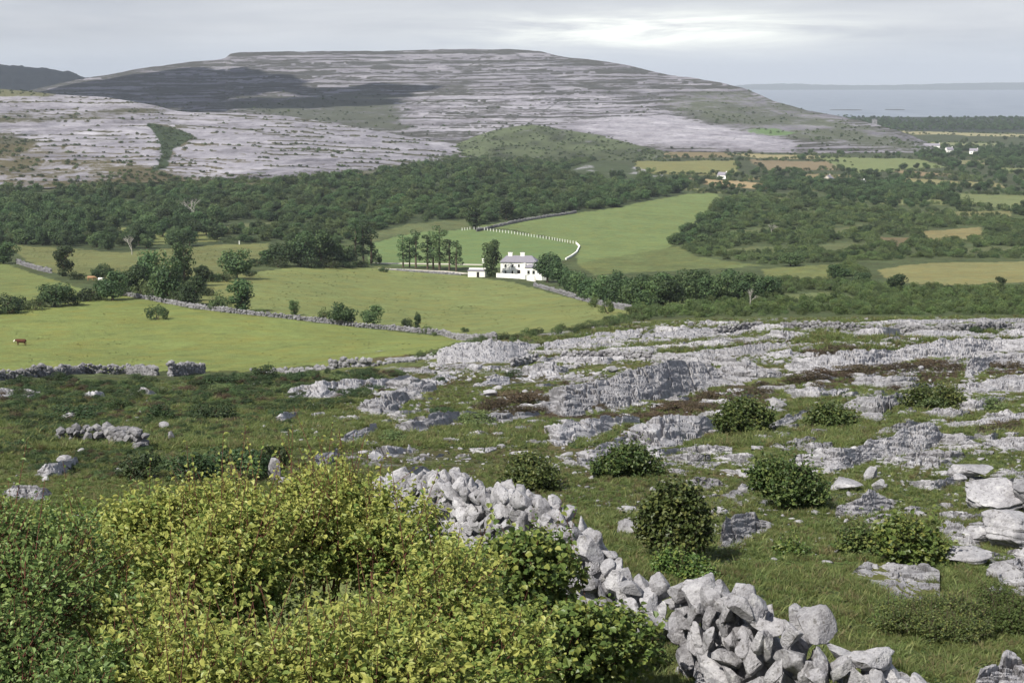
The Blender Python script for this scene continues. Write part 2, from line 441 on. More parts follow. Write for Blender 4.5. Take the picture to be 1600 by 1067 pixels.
# ------------------------------------------------------------------ land cover of the ground sheet
GRASS = np.array((0.098, 0.118, 0.040)); HEATH = np.array((0.066, 0.050, 0.028)); SCRUB = np.array((0.048, 0.064, 0.026))
WOOD = np.array((0.040, 0.056, 0.024))
FIELDS = [  # outline in the picture, colour, grain
    ([(-80, 486), (70, 478), (190, 462), (240, 470), (300, 483), (430, 497), (560, 512), (690, 525), (770, 531), (700, 545), (640, 556), (560, 570), (430, 577), (280, 580), (130, 584), (-80, 592)], (0.152, 0.185, 0.056), 0.42),
    ([(330, 478), (395, 440), (400, 425), (470, 415), (600, 418), (720, 430), (800, 440), (870, 460), (930, 475), (1000, 487), (960, 500), (880, 515), (780, 530), (690, 521), (560, 506), (430, 492)], (0.150, 0.178, 0.064), 0.45),
    ([(-80, 400), (0, 410), (60, 430), (130, 452), (200, 462), (-80, 484)], (0.135, 0.165, 0.055), 0.45),
    ([(10, 382), (190, 395), (330, 383), (420, 380), (420, 408), (350, 430), (260, 445), (150, 440), (60, 420)], (0.118, 0.132, 0.050), 0.6),
    ([(165, 358), (240, 354), (335, 360), (345, 376), (240, 382), (180, 372)], (0.12, 0.14, 0.05), 0.5),
    ([(330, 432), (400, 425), (395, 445), (330, 478), (310, 470)], (0.15, 0.165, 0.06), 0.45),
    ([(575, 383), (640, 365), (735, 359), (800, 362), (870, 375), (905, 385), (890, 405), (840, 418), (720, 418), (575, 414)], (0.112, 0.165, 0.062), 0.28),
    ([(740, 354), (840, 340), (960, 325), (1060, 305), (1120, 302), (1130, 320), (1090, 345), (1050, 385), (1000, 412), (900, 412), (905, 385), (870, 373), (800, 360)], (0.118, 0.158, 0.058), 0.45),
    ([(900, 412), (1060, 385), (1090, 402), (1200, 415), (1000, 425), (930, 430)], (0.10, 0.125, 0.045), 0.7),
    ([(1370, 422), (1430, 412), (1640, 407), (1640, 440), (1480, 446), (1390, 440)], (0.165, 0.165, 0.07), 0.4),
    ([(1435, 362), (1530, 355), (1540, 372), (1450, 380)], (0.17, 0.155, 0.07), 0.5),
    ([(1190, 420), (1340, 410), (1310, 425), (1290, 442), (1200, 442)], (0.12, 0.14, 0.05), 0.6),
    ([(1370, 370), (1420, 372), (1420, 385), (1375, 386)], (0.115, 0.10, 0.055), 0.6),
    ([(858, 236), (1010, 235), (1022, 246), (870, 246)], (0.20, 0.17, 0.088), 0.25),
    ([(930, 236), (965, 236), (972, 244), (940, 245)], (0.13, 0.18, 0.075), 0.2),
    ([(985, 222), (1120, 234), (1150, 247), (1010, 247)], (0.145, 0.122, 0.068), 0.3),
    ([(990, 252), (1150, 251), (1155, 275), (1000, 272)], (0.14, 0.145, 0.058), 0.4),
    ([(1140, 240), (1240, 242), (1330, 247), (1200, 250)], (0.22, 0.20, 0.11), 0.25),
    ([(1168, 250), (1330, 254), (1335, 265), (1200, 268)], (0.155, 0.128, 0.078), 0.3),
    ([(1075, 278), (1180, 285), (1215, 292), (1190, 295), (1110, 289)], (0.26, 0.205, 0.115), 0.2),
    ([(1270, 245), (1440, 249), (1480, 262), (1340, 271)], (0.125, 0.155, 0.065), 0.3),
    ([(1160, 277), (1200, 277), (1205, 281), (1165, 281)], (0.28, 0.22, 0.11), 0.2),
    ([(1405, 278), (1560, 285), (1572, 293), (1410, 290)], (0.17, 0.165, 0.08), 0.3),
    ([(1400, 266), (1490, 272), (1500, 277), (1410, 274)], (0.19, 0.15, 0.09), 0.3),
    ([(1490, 303), (1640, 306), (1640, 326), (1500, 322)], (0.12, 0.145, 0.062), 0.4),
    ([(1560, 262), (1640, 264), (1640, 272), (1565, 270)], (0.14, 0.16, 0.07), 0.3),
    ([(1395, 205), (1640, 211), (1640, 216), (1400, 209)], (0.22, 0.21, 0.12), 0.2),
    ([(1420, 222), (1560, 224), (1560, 228), (1430, 227)], (0.15, 0.17, 0.085), 0.2),
    ([(1170, 305), (1260, 312), (1310, 320), (1220, 318)], (0.12, 0.13, 0.055), 0.5),
    ([(1450, 330), (1580, 330), (1580, 338), (1460, 338)], (0.14, 0.145, 0.062), 0.4),
    ([(565, 368), (640, 350), (740, 343), (738, 357), (640, 365), (575, 381)], (0.088, 0.108, 0.046), 0.7),
    ([(335, 352), (420, 347), (440, 356), (350, 366)], (0.085, 0.10, 0.044), 0.7),
    ([(120, 318), (190, 312), (230, 318), (160, 326)], (0.07, 0.085, 0.036), 0.6),
    ([(1200, 334), (1270, 330), (1300, 335), (1230, 341)], (0.085, 0.105, 0.044), 0.6),
    ([(1140, 362), (1200, 356), (1230, 362), (1170, 370)], (0.080, 0.10, 0.042), 0.6),
    ([(1290, 358), (1350, 352), (1370, 360), (1310, 368)], (0.085, 0.10, 0.044), 0.6),
    ([(1120, 392), (1200, 384), (1240, 392), (1160, 402)], (0.090, 0.11, 0.046), 0.6),
    ([(1260, 386), (1330, 378), (1350, 390), (1290, 398)], (0.080, 0.098, 0.042), 0.6),
    ([(1470, 392), (1560, 386), (1640, 390), (1540, 398)], (0.085, 0.10, 0.044), 0.6),
    ([(1010, 436), (1090, 428), (1150, 432), (1060, 444)], (0.10, 0.13, 0.052), 0.6),
    ([(1060, 466), (1110, 474), (1050, 482), (1010, 478)], (0.11, 0.14, 0.052), 0.5),
    ([(1215, 462), (1290, 456), (1340, 464), (1250, 472)], (0.115, 0.14, 0.055), 0.5),
    ([(1240, 290), (1330, 293), (1340, 299), (1250, 298)], (0.12, 0.135, 0.06), 0.4),
    ([(1360, 312), (1470, 312), (1480, 320), (1370, 319)], (0.13, 0.15, 0.065), 0.4),
    ([(1330, 284), (1390, 286), (1395, 292), (1335, 291)], (0.15, 0.145, 0.07), 0.4),
    ([(1480, 250), (1560, 251), (1560, 257), (1490, 257)], (0.15, 0.15, 0.075), 0.3),
    ([(1250, 272), (1330, 274), (1330, 279), (1255, 278)], (0.16, 0.14, 0.075), 0.3),
    ([(1590, 280), (1640, 281), (1640, 290), (1595, 288)], (0.12, 0.14, 0.06), 0.3),
    ([(1040, 291), (1100, 296), (1140, 303), (1090, 301)], (0.13, 0.14, 0.06), 0.4),
]
PALE = [[(888, 266), (915, 258), (970, 257), (1000, 262), (1042, 274), (1030, 283), (985, 281), (940, 272), (900, 273)],
        [(812, 260), (838, 249), (845, 256), (820, 264)], [(600, 262), (700, 248), (770, 240), (700, 256)],
        [(0, 262), (120, 268), (150, 280), (60, 282), (0, 276)]]
EDGE = [(600, 562), (700, 547), (780, 532), (880, 516), (960, 502), (1050, 499), (1640, 494), (1640, 640), (600, 640)]
uw = UU + 3.5 * fbm(XX / (DD * 0.012), np.log(DD) * 120, 3, 41); vw = VV + 1.6 * fbm(XX / (DD * 0.012), np.log(DD) * 120, 3, 43)
mixn = fbm(XX / 14, DD / 14, 4, 51)
hv = sstep(0.05, 0.42, mixn)[..., None]
near = GRASS * (1 - 0.75 * hv) + HEATH * 0.75 * hv
lefts = (sstep(600, 420, UU) * sstep(760, 700, VV) * 0.75)[..., None]
near = near * (1 - lefts) + SCRUB * lefts
heathz = [[(745, 645), (760, 615), (850, 612), (850, 640), (960, 650), (1000, 640), (1150, 600), (1210, 610), (1130, 640), (1010, 650), (850, 655)],
          [(1090, 640), (1140, 610), (1220, 615), (1200, 640)], [(1230, 595), (1330, 572), (1500, 562), (1500, 592), (1330, 600)],
          [(1240, 555), (1300, 540), (1340, 543), (1300, 556)], [(1530, 565), (1640, 560), (1640, 585), (1550, 590)], [(1500, 660), (1600, 655), (1600, 672), (1520, 680)]]
for hz in heathz:
    mk = inpoly(uw, vw, hz)
    near[mk] = (np.array((0.060, 0.044, 0.026)) * (0.8 + 0.5 * (mixn[mk] + 0.5))[:, None])
COV = near.copy(); GRAIN = np.full(UU.shape, 0.95); ROCK = np.zeros(UU.shape)
far = sstep(215, 250, DD)[..., None]
edge = np.where(inpoly(UU, VV, EDGE), 0, 1)
COV = COV * (1 - far) + far * (SCRUB * 1.15)
wood = inpoly(uw, vw, [(-80, 285), (120, 295), (270, 288), (380, 282), (560, 272), (700, 240), (900, 240), (1090, 285), (1070, 305), (960, 327), (850, 339), (740, 356), (600, 372), (420, 384), (200, 395), (-80, 384)])
COV[wood & (DD > 400)] = WOOD
up = (VV < 300) & (DD > 300)
COV[up & ~wood] = np.array((0.042, 0.054, 0.026))
shore = (VV < 207) & (DD > 2500); COV[shore] = (0.02, 0.028, 0.02)
top = (VV < 302) & (UU < 620) & (DD > 300)
ft = (sstep(302, 288, VV) * (UU < 640) * (DD > 300) * sstep(640, 560, UU))[..., None]
COV = COV * (1 - .6 * ft) + np.array((0.085, 0.078, 0.042)) * .6 * ft
for poly, col, gr in FIELDS:
    mk = inpoly(uw, vw, poly) & (DD > 190)
    COV[mk] = np.array(col); GRAIN[mk] = gr
for poly in PALE:
    mk = inpoly(uw, vw, poly) & (DD > 500)
    ROCK[mk] = (0.45 + 0.5 * fbm(UU / 14, VV / 4, 4, 77))[mk]
# slope edge: broken pavement showing through the turf
pv = inpoly(uw, vw, EDGE) & (DD < 300)
str_ = fbm(UU / 70, VV / 5.5, 4, 61)
ROCK = np.where(pv, np.maximum(ROCK, 0.70 * sstep(-0.12, 0.25, str_) * sstep(640, 560, VV)), ROCK)
dist = fbm(XX / 5, DD / 5, 4, 71)
ROCK = np.where((DD < 230) & (VV < 800), np.maximum(ROCK, 0.55 * sstep(0.2, 0.45, dist) * sstep(300, 560, UU)), ROCK)
ROCK = np.where((VV < 305) & (DD > 700) & (UU < 640), 0.5 * sstep(-0.1, 0.4, fbm(UU / 60, VV / 6, 4, 81)) * sstep(305, 280, VV), ROCK)

# the sheet itself, rows chosen so that they stay even in the picture
rows = np.unique(np.concatenate([np.linspace(0, ND - 1, 1100).astype(int)]))
ncol = 901
V = np.stack([XX, DD, ZG], -1).transpose(1, 0, 2).reshape(-1, 3)
att = {'cover': COV.transpose(1, 0, 2).reshape(-1, 3), 'rock': ROCK.T.ravel(), 'grain': GRAIN.T.ravel()}
tag(link('ground', mesh('ground', V, grid_faces(ND, NA), M['turf'], True, att)), kind='structure')

# ------------------------------------------------------------------ hills, sea, far shore
def ip(pts, x):
    pts = np.array(pts, float); return pchip(pts[:, 0], pts[:, 1], x)
HILLS = {}
def hill(name, sky, foot, Df, Ds, nrow, us, mat, curve=1.7, terr=0, vegfn=None, back=400, rough=0.0, covfn=None, ph=0.0, pale=1.0):
    vs = ip(sky, us); vf = ip(foot, us)
    df = gndD(us, vf - 2.0) if Df is None else (ip(Df, us) if hasattr(Df, '__len__') else np.full(us.shape, float(Df)))
    if Df is None: df = np.convolve(np.pad(df, 40, mode='edge'), np.ones(81) / 81, 'valid')
    ds = ip(Ds, us) if hasattr(Ds, '__len__') else np.full(us.shape, float(Ds))
    w = np.linspace(-0.15, 1, nrow)[:, None]
    wv = np.maximum(w, 0) if False else w
    v = vf + (vs - vf) * w
    D = df + (ds - df) * np.sign(w) * np.abs(w) ** curve
    D = np.where(w < 0, df, D)
    if terr:
        q = w * terr + ph + 0.9 * fbm(us[None, :] / 170 + 0 * w, w * 3, 3, 91)
        fr = q - np.floor(q)
        stepn = np.where(fr < 0.72, fr / 0.72 * 0.35, 0.35 + (fr - 0.72) / 0.28 * 0.65)
        D = df + (ds - df) * np.abs((np.floor(q) + stepn - ph - 0.9 * fbm(us[None, :] / 170 + 0 * w, w * 3, 3, 91)) / terr).clip(0, 1.02) ** curve * (w > 0)
    U = np.broadcast_to(us, v.shape)
    # hills are far off: the sheet is laid out by bearing and distance
    a0, s0 = pix_as(U, v)
    X = a0 * D; Z = CZ + s0 * D
    Z = Z + rough * fbm(X / 45, D / 45, 4, 95) * np.clip(w * 4, 0, 1)
    rowsX = [X]; rowsD = [D]; rowsZ = [Z]; rv = [v]
    for k in (1, 2, 3, 4):
        f = k / 4
        rowsX.append((a0[-1] * (D[-1] + back * f))[None]); rowsD.append((D[-1] + back * f)[None])
        zz = Z[-1] - (Z[-1] * 0.0 + back * 0.45) * f ** 1.6
        rowsZ.append(zz[None]); rv.append(v[-1][None])
    X = np.concatenate(rowsX); D = np.concatenate(rowsD); Z = np.concatenate(rowsZ); vv = np.concatenate(rv)
    att = {}
    UU_ = np.broadcast_to(us, X.shape)
    if vegfn is not None: att['veg'] = vegfn(UU_, vv, X, D, Z).ravel()
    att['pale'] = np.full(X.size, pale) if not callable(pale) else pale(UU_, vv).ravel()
    if covfn is not None: att['cover'] = covfn(UU_, vv).reshape(-1, 3)
    HILLS[name] = (np.stack([X, D, Z], -1)[8:-4], UU_[8:-4], vv[8:-4], vegfn(UU_, vv, X, D, Z)[8:-4] if vegfn else None)
    me = mesh(name, np.stack([X, D, Z], -1).reshape(-1, 3), grid_faces(*X.shape), mat, True, att)
    return tag(link(name, me), kind='structure')

GREEN = [(1035, 160), (1090, 145), (1165, 142), (1250, 172), (1370, 203), (1440, 225), (1430, 238), (1330, 225), (1230, 216), (1150, 200), (1060, 178)]
DARKG = [(470, 150), (560, 138), (620, 150), (635, 205), (560, 200), (420, 182), (330, 165)]
PALEH = [(640, 150), (760, 145), (960, 150), (1010, 165), (1120, 195), (1240, 220), (1230, 238), (1000, 222), (860, 196), (700, 214), (630, 205)]
def veg_hill(u, v, X, D, Z):
    wob = 5.0 * fbm(u / 180, v / 60, 3, 101)
    q = (v + wob + 0.010 * (u - 700)) / 8.6
    band = 0.5 + 0.5 * np.sin(q * 2 * np.pi + 1.3 * np.sin(q * 1.7))
    br = fbm(u / 55, v / 9, 3, 103)
    g = 0.62 * sstep(0.45, 1.1, band + 0.75 * br + 0.3 * fbm(u / 14, v / 4, 3, 106)) 
    g = np.maximum(g, 0.6 * sstep(0.0, 0.5, fbm(u / 60, v / 6, 5, 105)))
    for kk, (sp_, warp, thick, pres) in enumerate(((7.3, .55, 1.25, .40), (12.7, .8, 1.9, .50), (5.1, .35, .8, .34))):
        cc = (v + warp * wob + 0.012 * (u - 700) + 1.2 * fbm(u / 22, v / 30, 3, 140 + kk)) / sp_
        lid = np.floor(cc); off_ = np.abs(cc - lid - 0.25 - 0.5 * _h(lid, lid * 0, 150 + kk)) * sp_
        on = vnoise(u / (62 + 24 * kk) + lid * 5.3, lid * 1.7, 160 + kk) + .25 * fbm(u / 9, lid, 2, 170 + kk)
        g = np.maximum(g, 1.05 * sstep(thick, thick * .45, off_) * sstep(pres - .04, pres + .10, on))
    thin = np.abs(((v + 0.6 * wob) / 17.3 + 0.5 * fbm(u / 300, v / 40, 2, 107)) % 1 - 0.5)
    g = np.maximum(g, 0.8 * sstep(0.09, 0.02, thin) * sstep(-0.15, 0.3, br + .4 * fbm(u / 25, v / 5, 3, 108)))
    pale = softpoly(u + 10 * br, v + 3 * br, PALEH, 9, 3, 14, 3)
    g = np.clip(g + .05, 0, 1) * (1 - 0.28 * pale)
    gully = np.abs((u + 1.3 * (v - 80) + 10 * br - 660) % 210 - 105)
    g = np.maximum(g, 0.55 * sstep(4, 1, gully) * (u > 560) * (u < 900))
    apron = softpoly(u + 10 * br, v + 3 * br, [(850, 200), (940, 186), (1050, 182), (1120, 196), (1245, 222), (1235, 240), (1000, 228)], 8, 3, 14, 5)
    g = g * (1 - .62 * apron)
    left = sstep(640, 300, u + 30 * br)
    g = np.maximum(g, left * (0.30 + 0.4 * sstep(-0.3, 0.4, fbm(u / 50, v / 6, 5, 109))))
    dk = softpoly(u + 20 * br, v + 7 * br, DARKG, 16, 6, 16, 1)
    g = np.maximum(g, dk * (0.80 + .25 * br))
    gm = softpoly(u + 18 * br, v + 5 * br, GREEN, 14, 5, 16, 2)
    g = g * (1 - gm) + gm * np.clip(0.62 + 0.5 * br, 0.2, 1)
    return g
def cov_hill(u, v):
    c = np.tile(np.array((0.050, 0.056, 0.030)), u.shape + (1,)) if False else np.broadcast_to(np.array((0.046, 0.046, 0.040)), u.shape + (3,)).copy()
    c += softpoly(u, v, GREEN, 14, 5)[..., None] * np.array((0.022, 0.030, 0.010))
    c[inpoly(u, v, [(1165, 202), (1215, 200), (1245, 208), (1220, 213), (1170, 208)])] = (0.09, 0.14, 0.055)
    c += softpoly(u, v, DARKG, 14, 5)[..., None] * np.array((0.012, 0.018, 0.006))
    return c
HSKY = [(-200, 165), (0, 150), (60, 138), (140, 121.5), (165, 118.5), (225, 107), (290, 98), (350, 92), (362, 84), (400, 81.5), (500, 80.5), (600, 80), (700, 77.5), (780, 77), (840, 80), (870, 87), (905, 92), (950, 97), (1000, 107), (1050, 118), (1100, 125), (1150, 135), (1200, 154), (1250, 170), (1300, 180), (1350, 190), (1400, 204), (1450, 222), (1520, 243), (1600, 262)]
HFOOT = [(-200, 240), (300, 236), (640, 240), (850, 236), (1000, 235), (1230, 239), (1450, 243), (1600, 262.5)]
us = np.arange(-200, 1600, 1.5)
hsk = np.array(HSKY)
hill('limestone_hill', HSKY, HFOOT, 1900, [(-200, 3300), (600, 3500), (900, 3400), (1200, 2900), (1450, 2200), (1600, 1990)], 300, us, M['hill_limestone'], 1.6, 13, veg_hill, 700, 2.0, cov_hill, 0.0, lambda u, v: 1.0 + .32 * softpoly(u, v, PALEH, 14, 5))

def veg_spur(u, v, X, D, Z):
    br = fbm(u / 40, v / 8, 4, 113)
    q = (v + 4 * fbm(u / 120, v / 40, 3, 115) - 0.055 * (u - 400) * (u > 250)) / 11.0
    band = 0.5 + 0.5 * np.sin(q * 2 * np.pi)
    for kk, (sp_, thick, pres) in enumerate(((6.1, 1.1, .46), (10.3, 1.6, .5))):
        cc = (v - 0.055 * (u - 400) * (u > 250) + 2.2 * fbm(u / 60, v / 30, 3, 180 + kk)) / sp_
        lid = np.floor(cc); off_ = np.abs(cc - lid - .25 - .5 * _h(lid, lid * 0, 185 + kk)) * sp_
        ln = 1.0 * sstep(thick, thick * .45, off_) * sstep(pres - .04, pres + .10, vnoise(u / 70 + lid * 5.3, lid * 1.7, 190 + kk) + .25 * fbm(u / 9, lid, 2, 195 + kk))
        g0 = ln if kk == 0 else np.maximum(g0, ln)
    g = 0.75 * sstep(0.5, 1.05, band + 0.7 * br + .3 * fbm(u / 12, v / 4, 3, 114))
    g = np.maximum(g, .6 * sstep(.05, .5, fbm(u / 45, v / 6, 5, 117)))
    g = np.maximum(g * .6, g0 * .85) - .06
    lower = sstep(0, 26, v - np.interp(u, [0, 120, 230, 280, 420, 560, 650, 720], [208, 222, 238, 258, 262, 248, 232, 222]))
    g = np.maximum(g, lower * (0.55 + 0.35 * br))
    g = np.maximum(g, .95 * softpoly(u + 8 * br, v + 4 * br, [(225, 190), (290, 205), (305, 213), (270, 235), (262, 262), (235, 270), (250, 235), (240, 212)], 5, 3))
    g = np.maximum(g, .9 * softpoly(u + 8 * br, v + 4 * br, [(-50, 212), (30, 215), (60, 225), (30, 245), (-50, 250)], 7, 4))
    g = np.maximum(g, (.62 + .4 * br) * softpoly(u + 8 * br, v + 3 * br, [(-60, 176), (60, 178), (220, 168), (285, 172), (170, 186), (40, 194), (-60, 196)], 12, 3))
    g = np.maximum(g, .9 * softpoly(u + 6 * br, v + 3 * br, [(-60, 130), (95, 146), (60, 153), (-60, 152)], 8, 2))
    return g
def cov_spur(u, v):
    c = np.broadcast_to(np.array((0.060, 0.058, 0.034)), u.shape + (3,)).copy()
    c[(v > 225) & (u < 400)] = (0.075, 0.066, 0.036)
    c[inpoly(u, v, [(225, 190), (290, 205), (305, 213), (270, 235), (262, 262), (235, 270), (250, 235), (240, 212)])] = (0.028, 0.042, 0.018)
    c[inpoly(u, v, [(-60, 130), (95, 146), (60, 153), (-60, 152)])] = (0.10, 0.10, 0.05)
    return c
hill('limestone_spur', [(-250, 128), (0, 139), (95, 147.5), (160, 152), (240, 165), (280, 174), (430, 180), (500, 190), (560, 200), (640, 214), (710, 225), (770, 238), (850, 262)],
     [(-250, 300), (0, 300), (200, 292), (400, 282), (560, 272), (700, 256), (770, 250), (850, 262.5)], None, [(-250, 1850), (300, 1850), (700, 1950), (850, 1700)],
     130, np.arange(-250, 850, 1.3), M['hill_limestone'], 1.35, 7, veg_spur, 300, 1.2, cov_spur, 0.3, 1.35)  # spur stone lightened in colour, imitating sunlight against the clouded, hazier hill
def veg_mound(u, v, X, D, Z): return 0.95 + 0.6 * fbm(u / 20, v / 6, 5, 121)
def cov_mound(u, v):
    n = fbm(u / 30, v / 7, 4, 123)[..., None]
    return np.array((0.060, 0.074, 0.036)) * (1 + 0.8 * n)
hill('green_mound', [(640, 244), (690, 232), (740, 214), (790, 200), (830, 195.5), (880, 203), (950, 214), (1010, 228), (1060, 243), (1080, 249)],
     [(640, 245), (830, 256), (1080, 250)], None, [(640, 1900), (830, 2000), (1080, 1900)], 60, np.arange(640, 1080, 1.3), M['hill_limestone'], 1.3, 0, veg_mound, 200, 1.0, cov_mound)
hill('dark_mountain', [(-400, 92), (-100, 96), (0, 101), (60, 105), (100, 111), (140, 121), (180, 129), (260, 142), (330, 160)],
     [(-400, 200), (330, 200)], 4300, 5600, 40, np.arange(-400, 330, 2.0), M['far_hill'], 1.2, 0, None, 900, 14.0)
# sea
ys = np.array([3700, 4500, 6000, 9000, 14000, 24000.0]); xs = np.linspace(-0.75, 0.95, 12)
SX = np.stack([(xs * y) for y in ys]); SY = np.repeat(ys[:, None], 12, 1)
tag(link('sea', mesh('sea', np.stack([SX, SY, 0 * SX], -1).reshape(-1, 3), grid_faces(6, 12), M['sea'])), kind='structure')
u_ = np.arange(1050, 1800, 2.0)
fs = [(1050, 137), (1140, 134.5), (1180, 132), (1235, 131), (1280, 132.5), (1340, 133.5), (1420, 132.5), (1480, 130.8), (1540, 129.6), (1600, 129), (1700, 128), (1800, 127)]
hill('far_shore', fs, [(1050, 141.5), (1800, 141)], 16000, 17500, 12, u_, M['far_shore'], 1.0, 0, None, 1500, 6)
for nm, pts in (('sandbar', [(1322, 172.5, 26), (1398, 172.2, 16)]),):
    for u, v, hw in pts:
        s = v2s(v); d = -CZ / s; a = float(pix_as(u, v)[0])
        th = np.linspace(0, 2 * np.pi, 40, endpoint=False)
        ring = np.stack([a * d + np.cos(th) * hw * d / FPX, d + np.sin(th) * 35, np.full(40, -0.5)], -1)
        ring2 = ring * 1; ring2[:, 0] = a * d + np.cos(th) * hw * 0.9 * d / FPX; ring2[:, 1] = d + np.sin(th) * 25; ring2[:, 2] = 1.6 + 0.8 * fbm(th * 3, th, 2, int(u))
        c0 = np.array([[a * d, d, 2.2]])
        V = np.concatenate([ring, ring2, c0]); F = [(i, (i + 1) % 40, 40 + (i + 1) % 40, 40 + i) for i in range(40)] + [(40 + i, 40 + (i + 1) % 40, 80, 80) for i in range(40)]
        F = [f if f[2] != f[3] else (f[0], f[1], f[2], f[2]) for f in F]
        me = bpy.data.meshes.new(nm); me.from_pydata(V.tolist(), [], [f if len(set(f)) == 4 else f[:3] for f in F]); me.materials.append(M['sandbar'])
        tag(link(nm, me), kind='structure')
# clouds high overhead whose shadows dull the left of the hill and the mountain behind
def cloud(sx, sy, sz, h, rx, ry, seed):
    k = h / SUN.z
    c = np.array((sx, sy, sz)) + np.array(SUN) * k
    nu, nv = 160, 60
    th = np.linspace(0, 2 * np.pi, nu)[None, :]; ph = np.linspace(0.02, np.pi - 0.02, nv)[:, None]
    x = np.cos(th) * np.sin(ph); y = np.sin(th) * np.sin(ph); z = np.cos(ph) + 0 * th
    n = 1 + 0.5 * fbm(x * 2.6 + seed, y * 2.6 + z, 6, 131 + seed, 0.62)
    V = np.stack([c[0] + x * rx * n, c[1] + y * ry * n, c[2] + np.where(z > 0, z * 130, z * 35) * n], -1)
    tag(link('cloud', mesh('cloud', V.reshape(-1, 3), grid_faces(nv, nu), M['cloud'], True)), kind='structure')
cloud(-960, 2700, 110, 900, 560, 520, 1)
cloud(-420, 2330, 100, 950, 150, 90, 4)
cloud(-300, 2560, 120, 930, 120, 110, 6)
cloud(-1700, 4700, 120, 1000, 700, 900, 2)
# ------------------------------------------------------------------ stones
import bmesh
def ico(sub):
    b = bmesh.new(); bmesh.ops.create_icosphere(b, subdivisions=sub, radius=1)
    V = np.array([v.co[:] for v in b.verts]); F = np.array([[v.index for v in f.verts] for f in b.faces]); b.free()
    return V, F
ICO = {k: ico(k) for k in (1, 2, 3, 4, 5)}
def stone_arr(seed, sub=3, dims=(1, .75, .5), planes=12, rough=0.05, beds=0):
    r = np.random.default_rng(seed)
    V, F = ICO[sub]; P = V.copy() * 1.05
    for k in range(planes):
        n = r.normal(size=3); n /= np.linalg.norm(n); d = r.uniform(0.42, 0.80)
        e = P @ n - d; P = P - np.maximum(e, 0)[:, None] * n
    n = fbm(V[:, 0] * 2.3 + seed, V[:, 1] * 2.3 + V[:, 2] * 1.7, 4, seed) * rough + fbm(V[:, 0] * 7 + seed, V[:, 2] * 7 - V[:, 1] * 5, 3, seed + 5) * rough * 0.6
    P = P * (1 + n)[:, None]
    if beds:
        q = P[:, 2] * beds + 0.35 * fbm(V[:, 0] * 2, V[:, 1] * 2, 2, seed + 9)
        gr = np.abs(q - np.round(q))
        P[:, :2] *= (1 - 0.10 * sstep(0.16, 0.02, gr) + 0.06 * fbm(np.round(q) * 3.7 + V[:, 0], V[:, 1] * 1.5, 2, seed + 3))[:, None]
    P = P / np.abs(P).max(0) * 0.5 * np.array(dims)
    return P, F
def stone_mesh(name, seed, sub=3, dims=(1, .75, .5), mat='limestone', planes=12, rough=0.05, beds=0):
    P, F = stone_arr(seed, sub, dims, planes, rough, beds)
    return mesh(name, P, F, M[mat], True)
WALLST = [stone_mesh('stone', 100 + k, 4, dd, planes=13, rough=0.06) for k, dd in enumerate(
    [(1, .72, .45), (1, .6, .5), (1, .85, .4), (1, .7, .6), (1, .55, .36), (1, .8, .55), (1, .66, .42), (1, .9, .62), (1, .5, .45), (1, .75, .34), (1, .62, .3), (1, .82, .48), (1, .7, .38), (1, .58, .58)])]

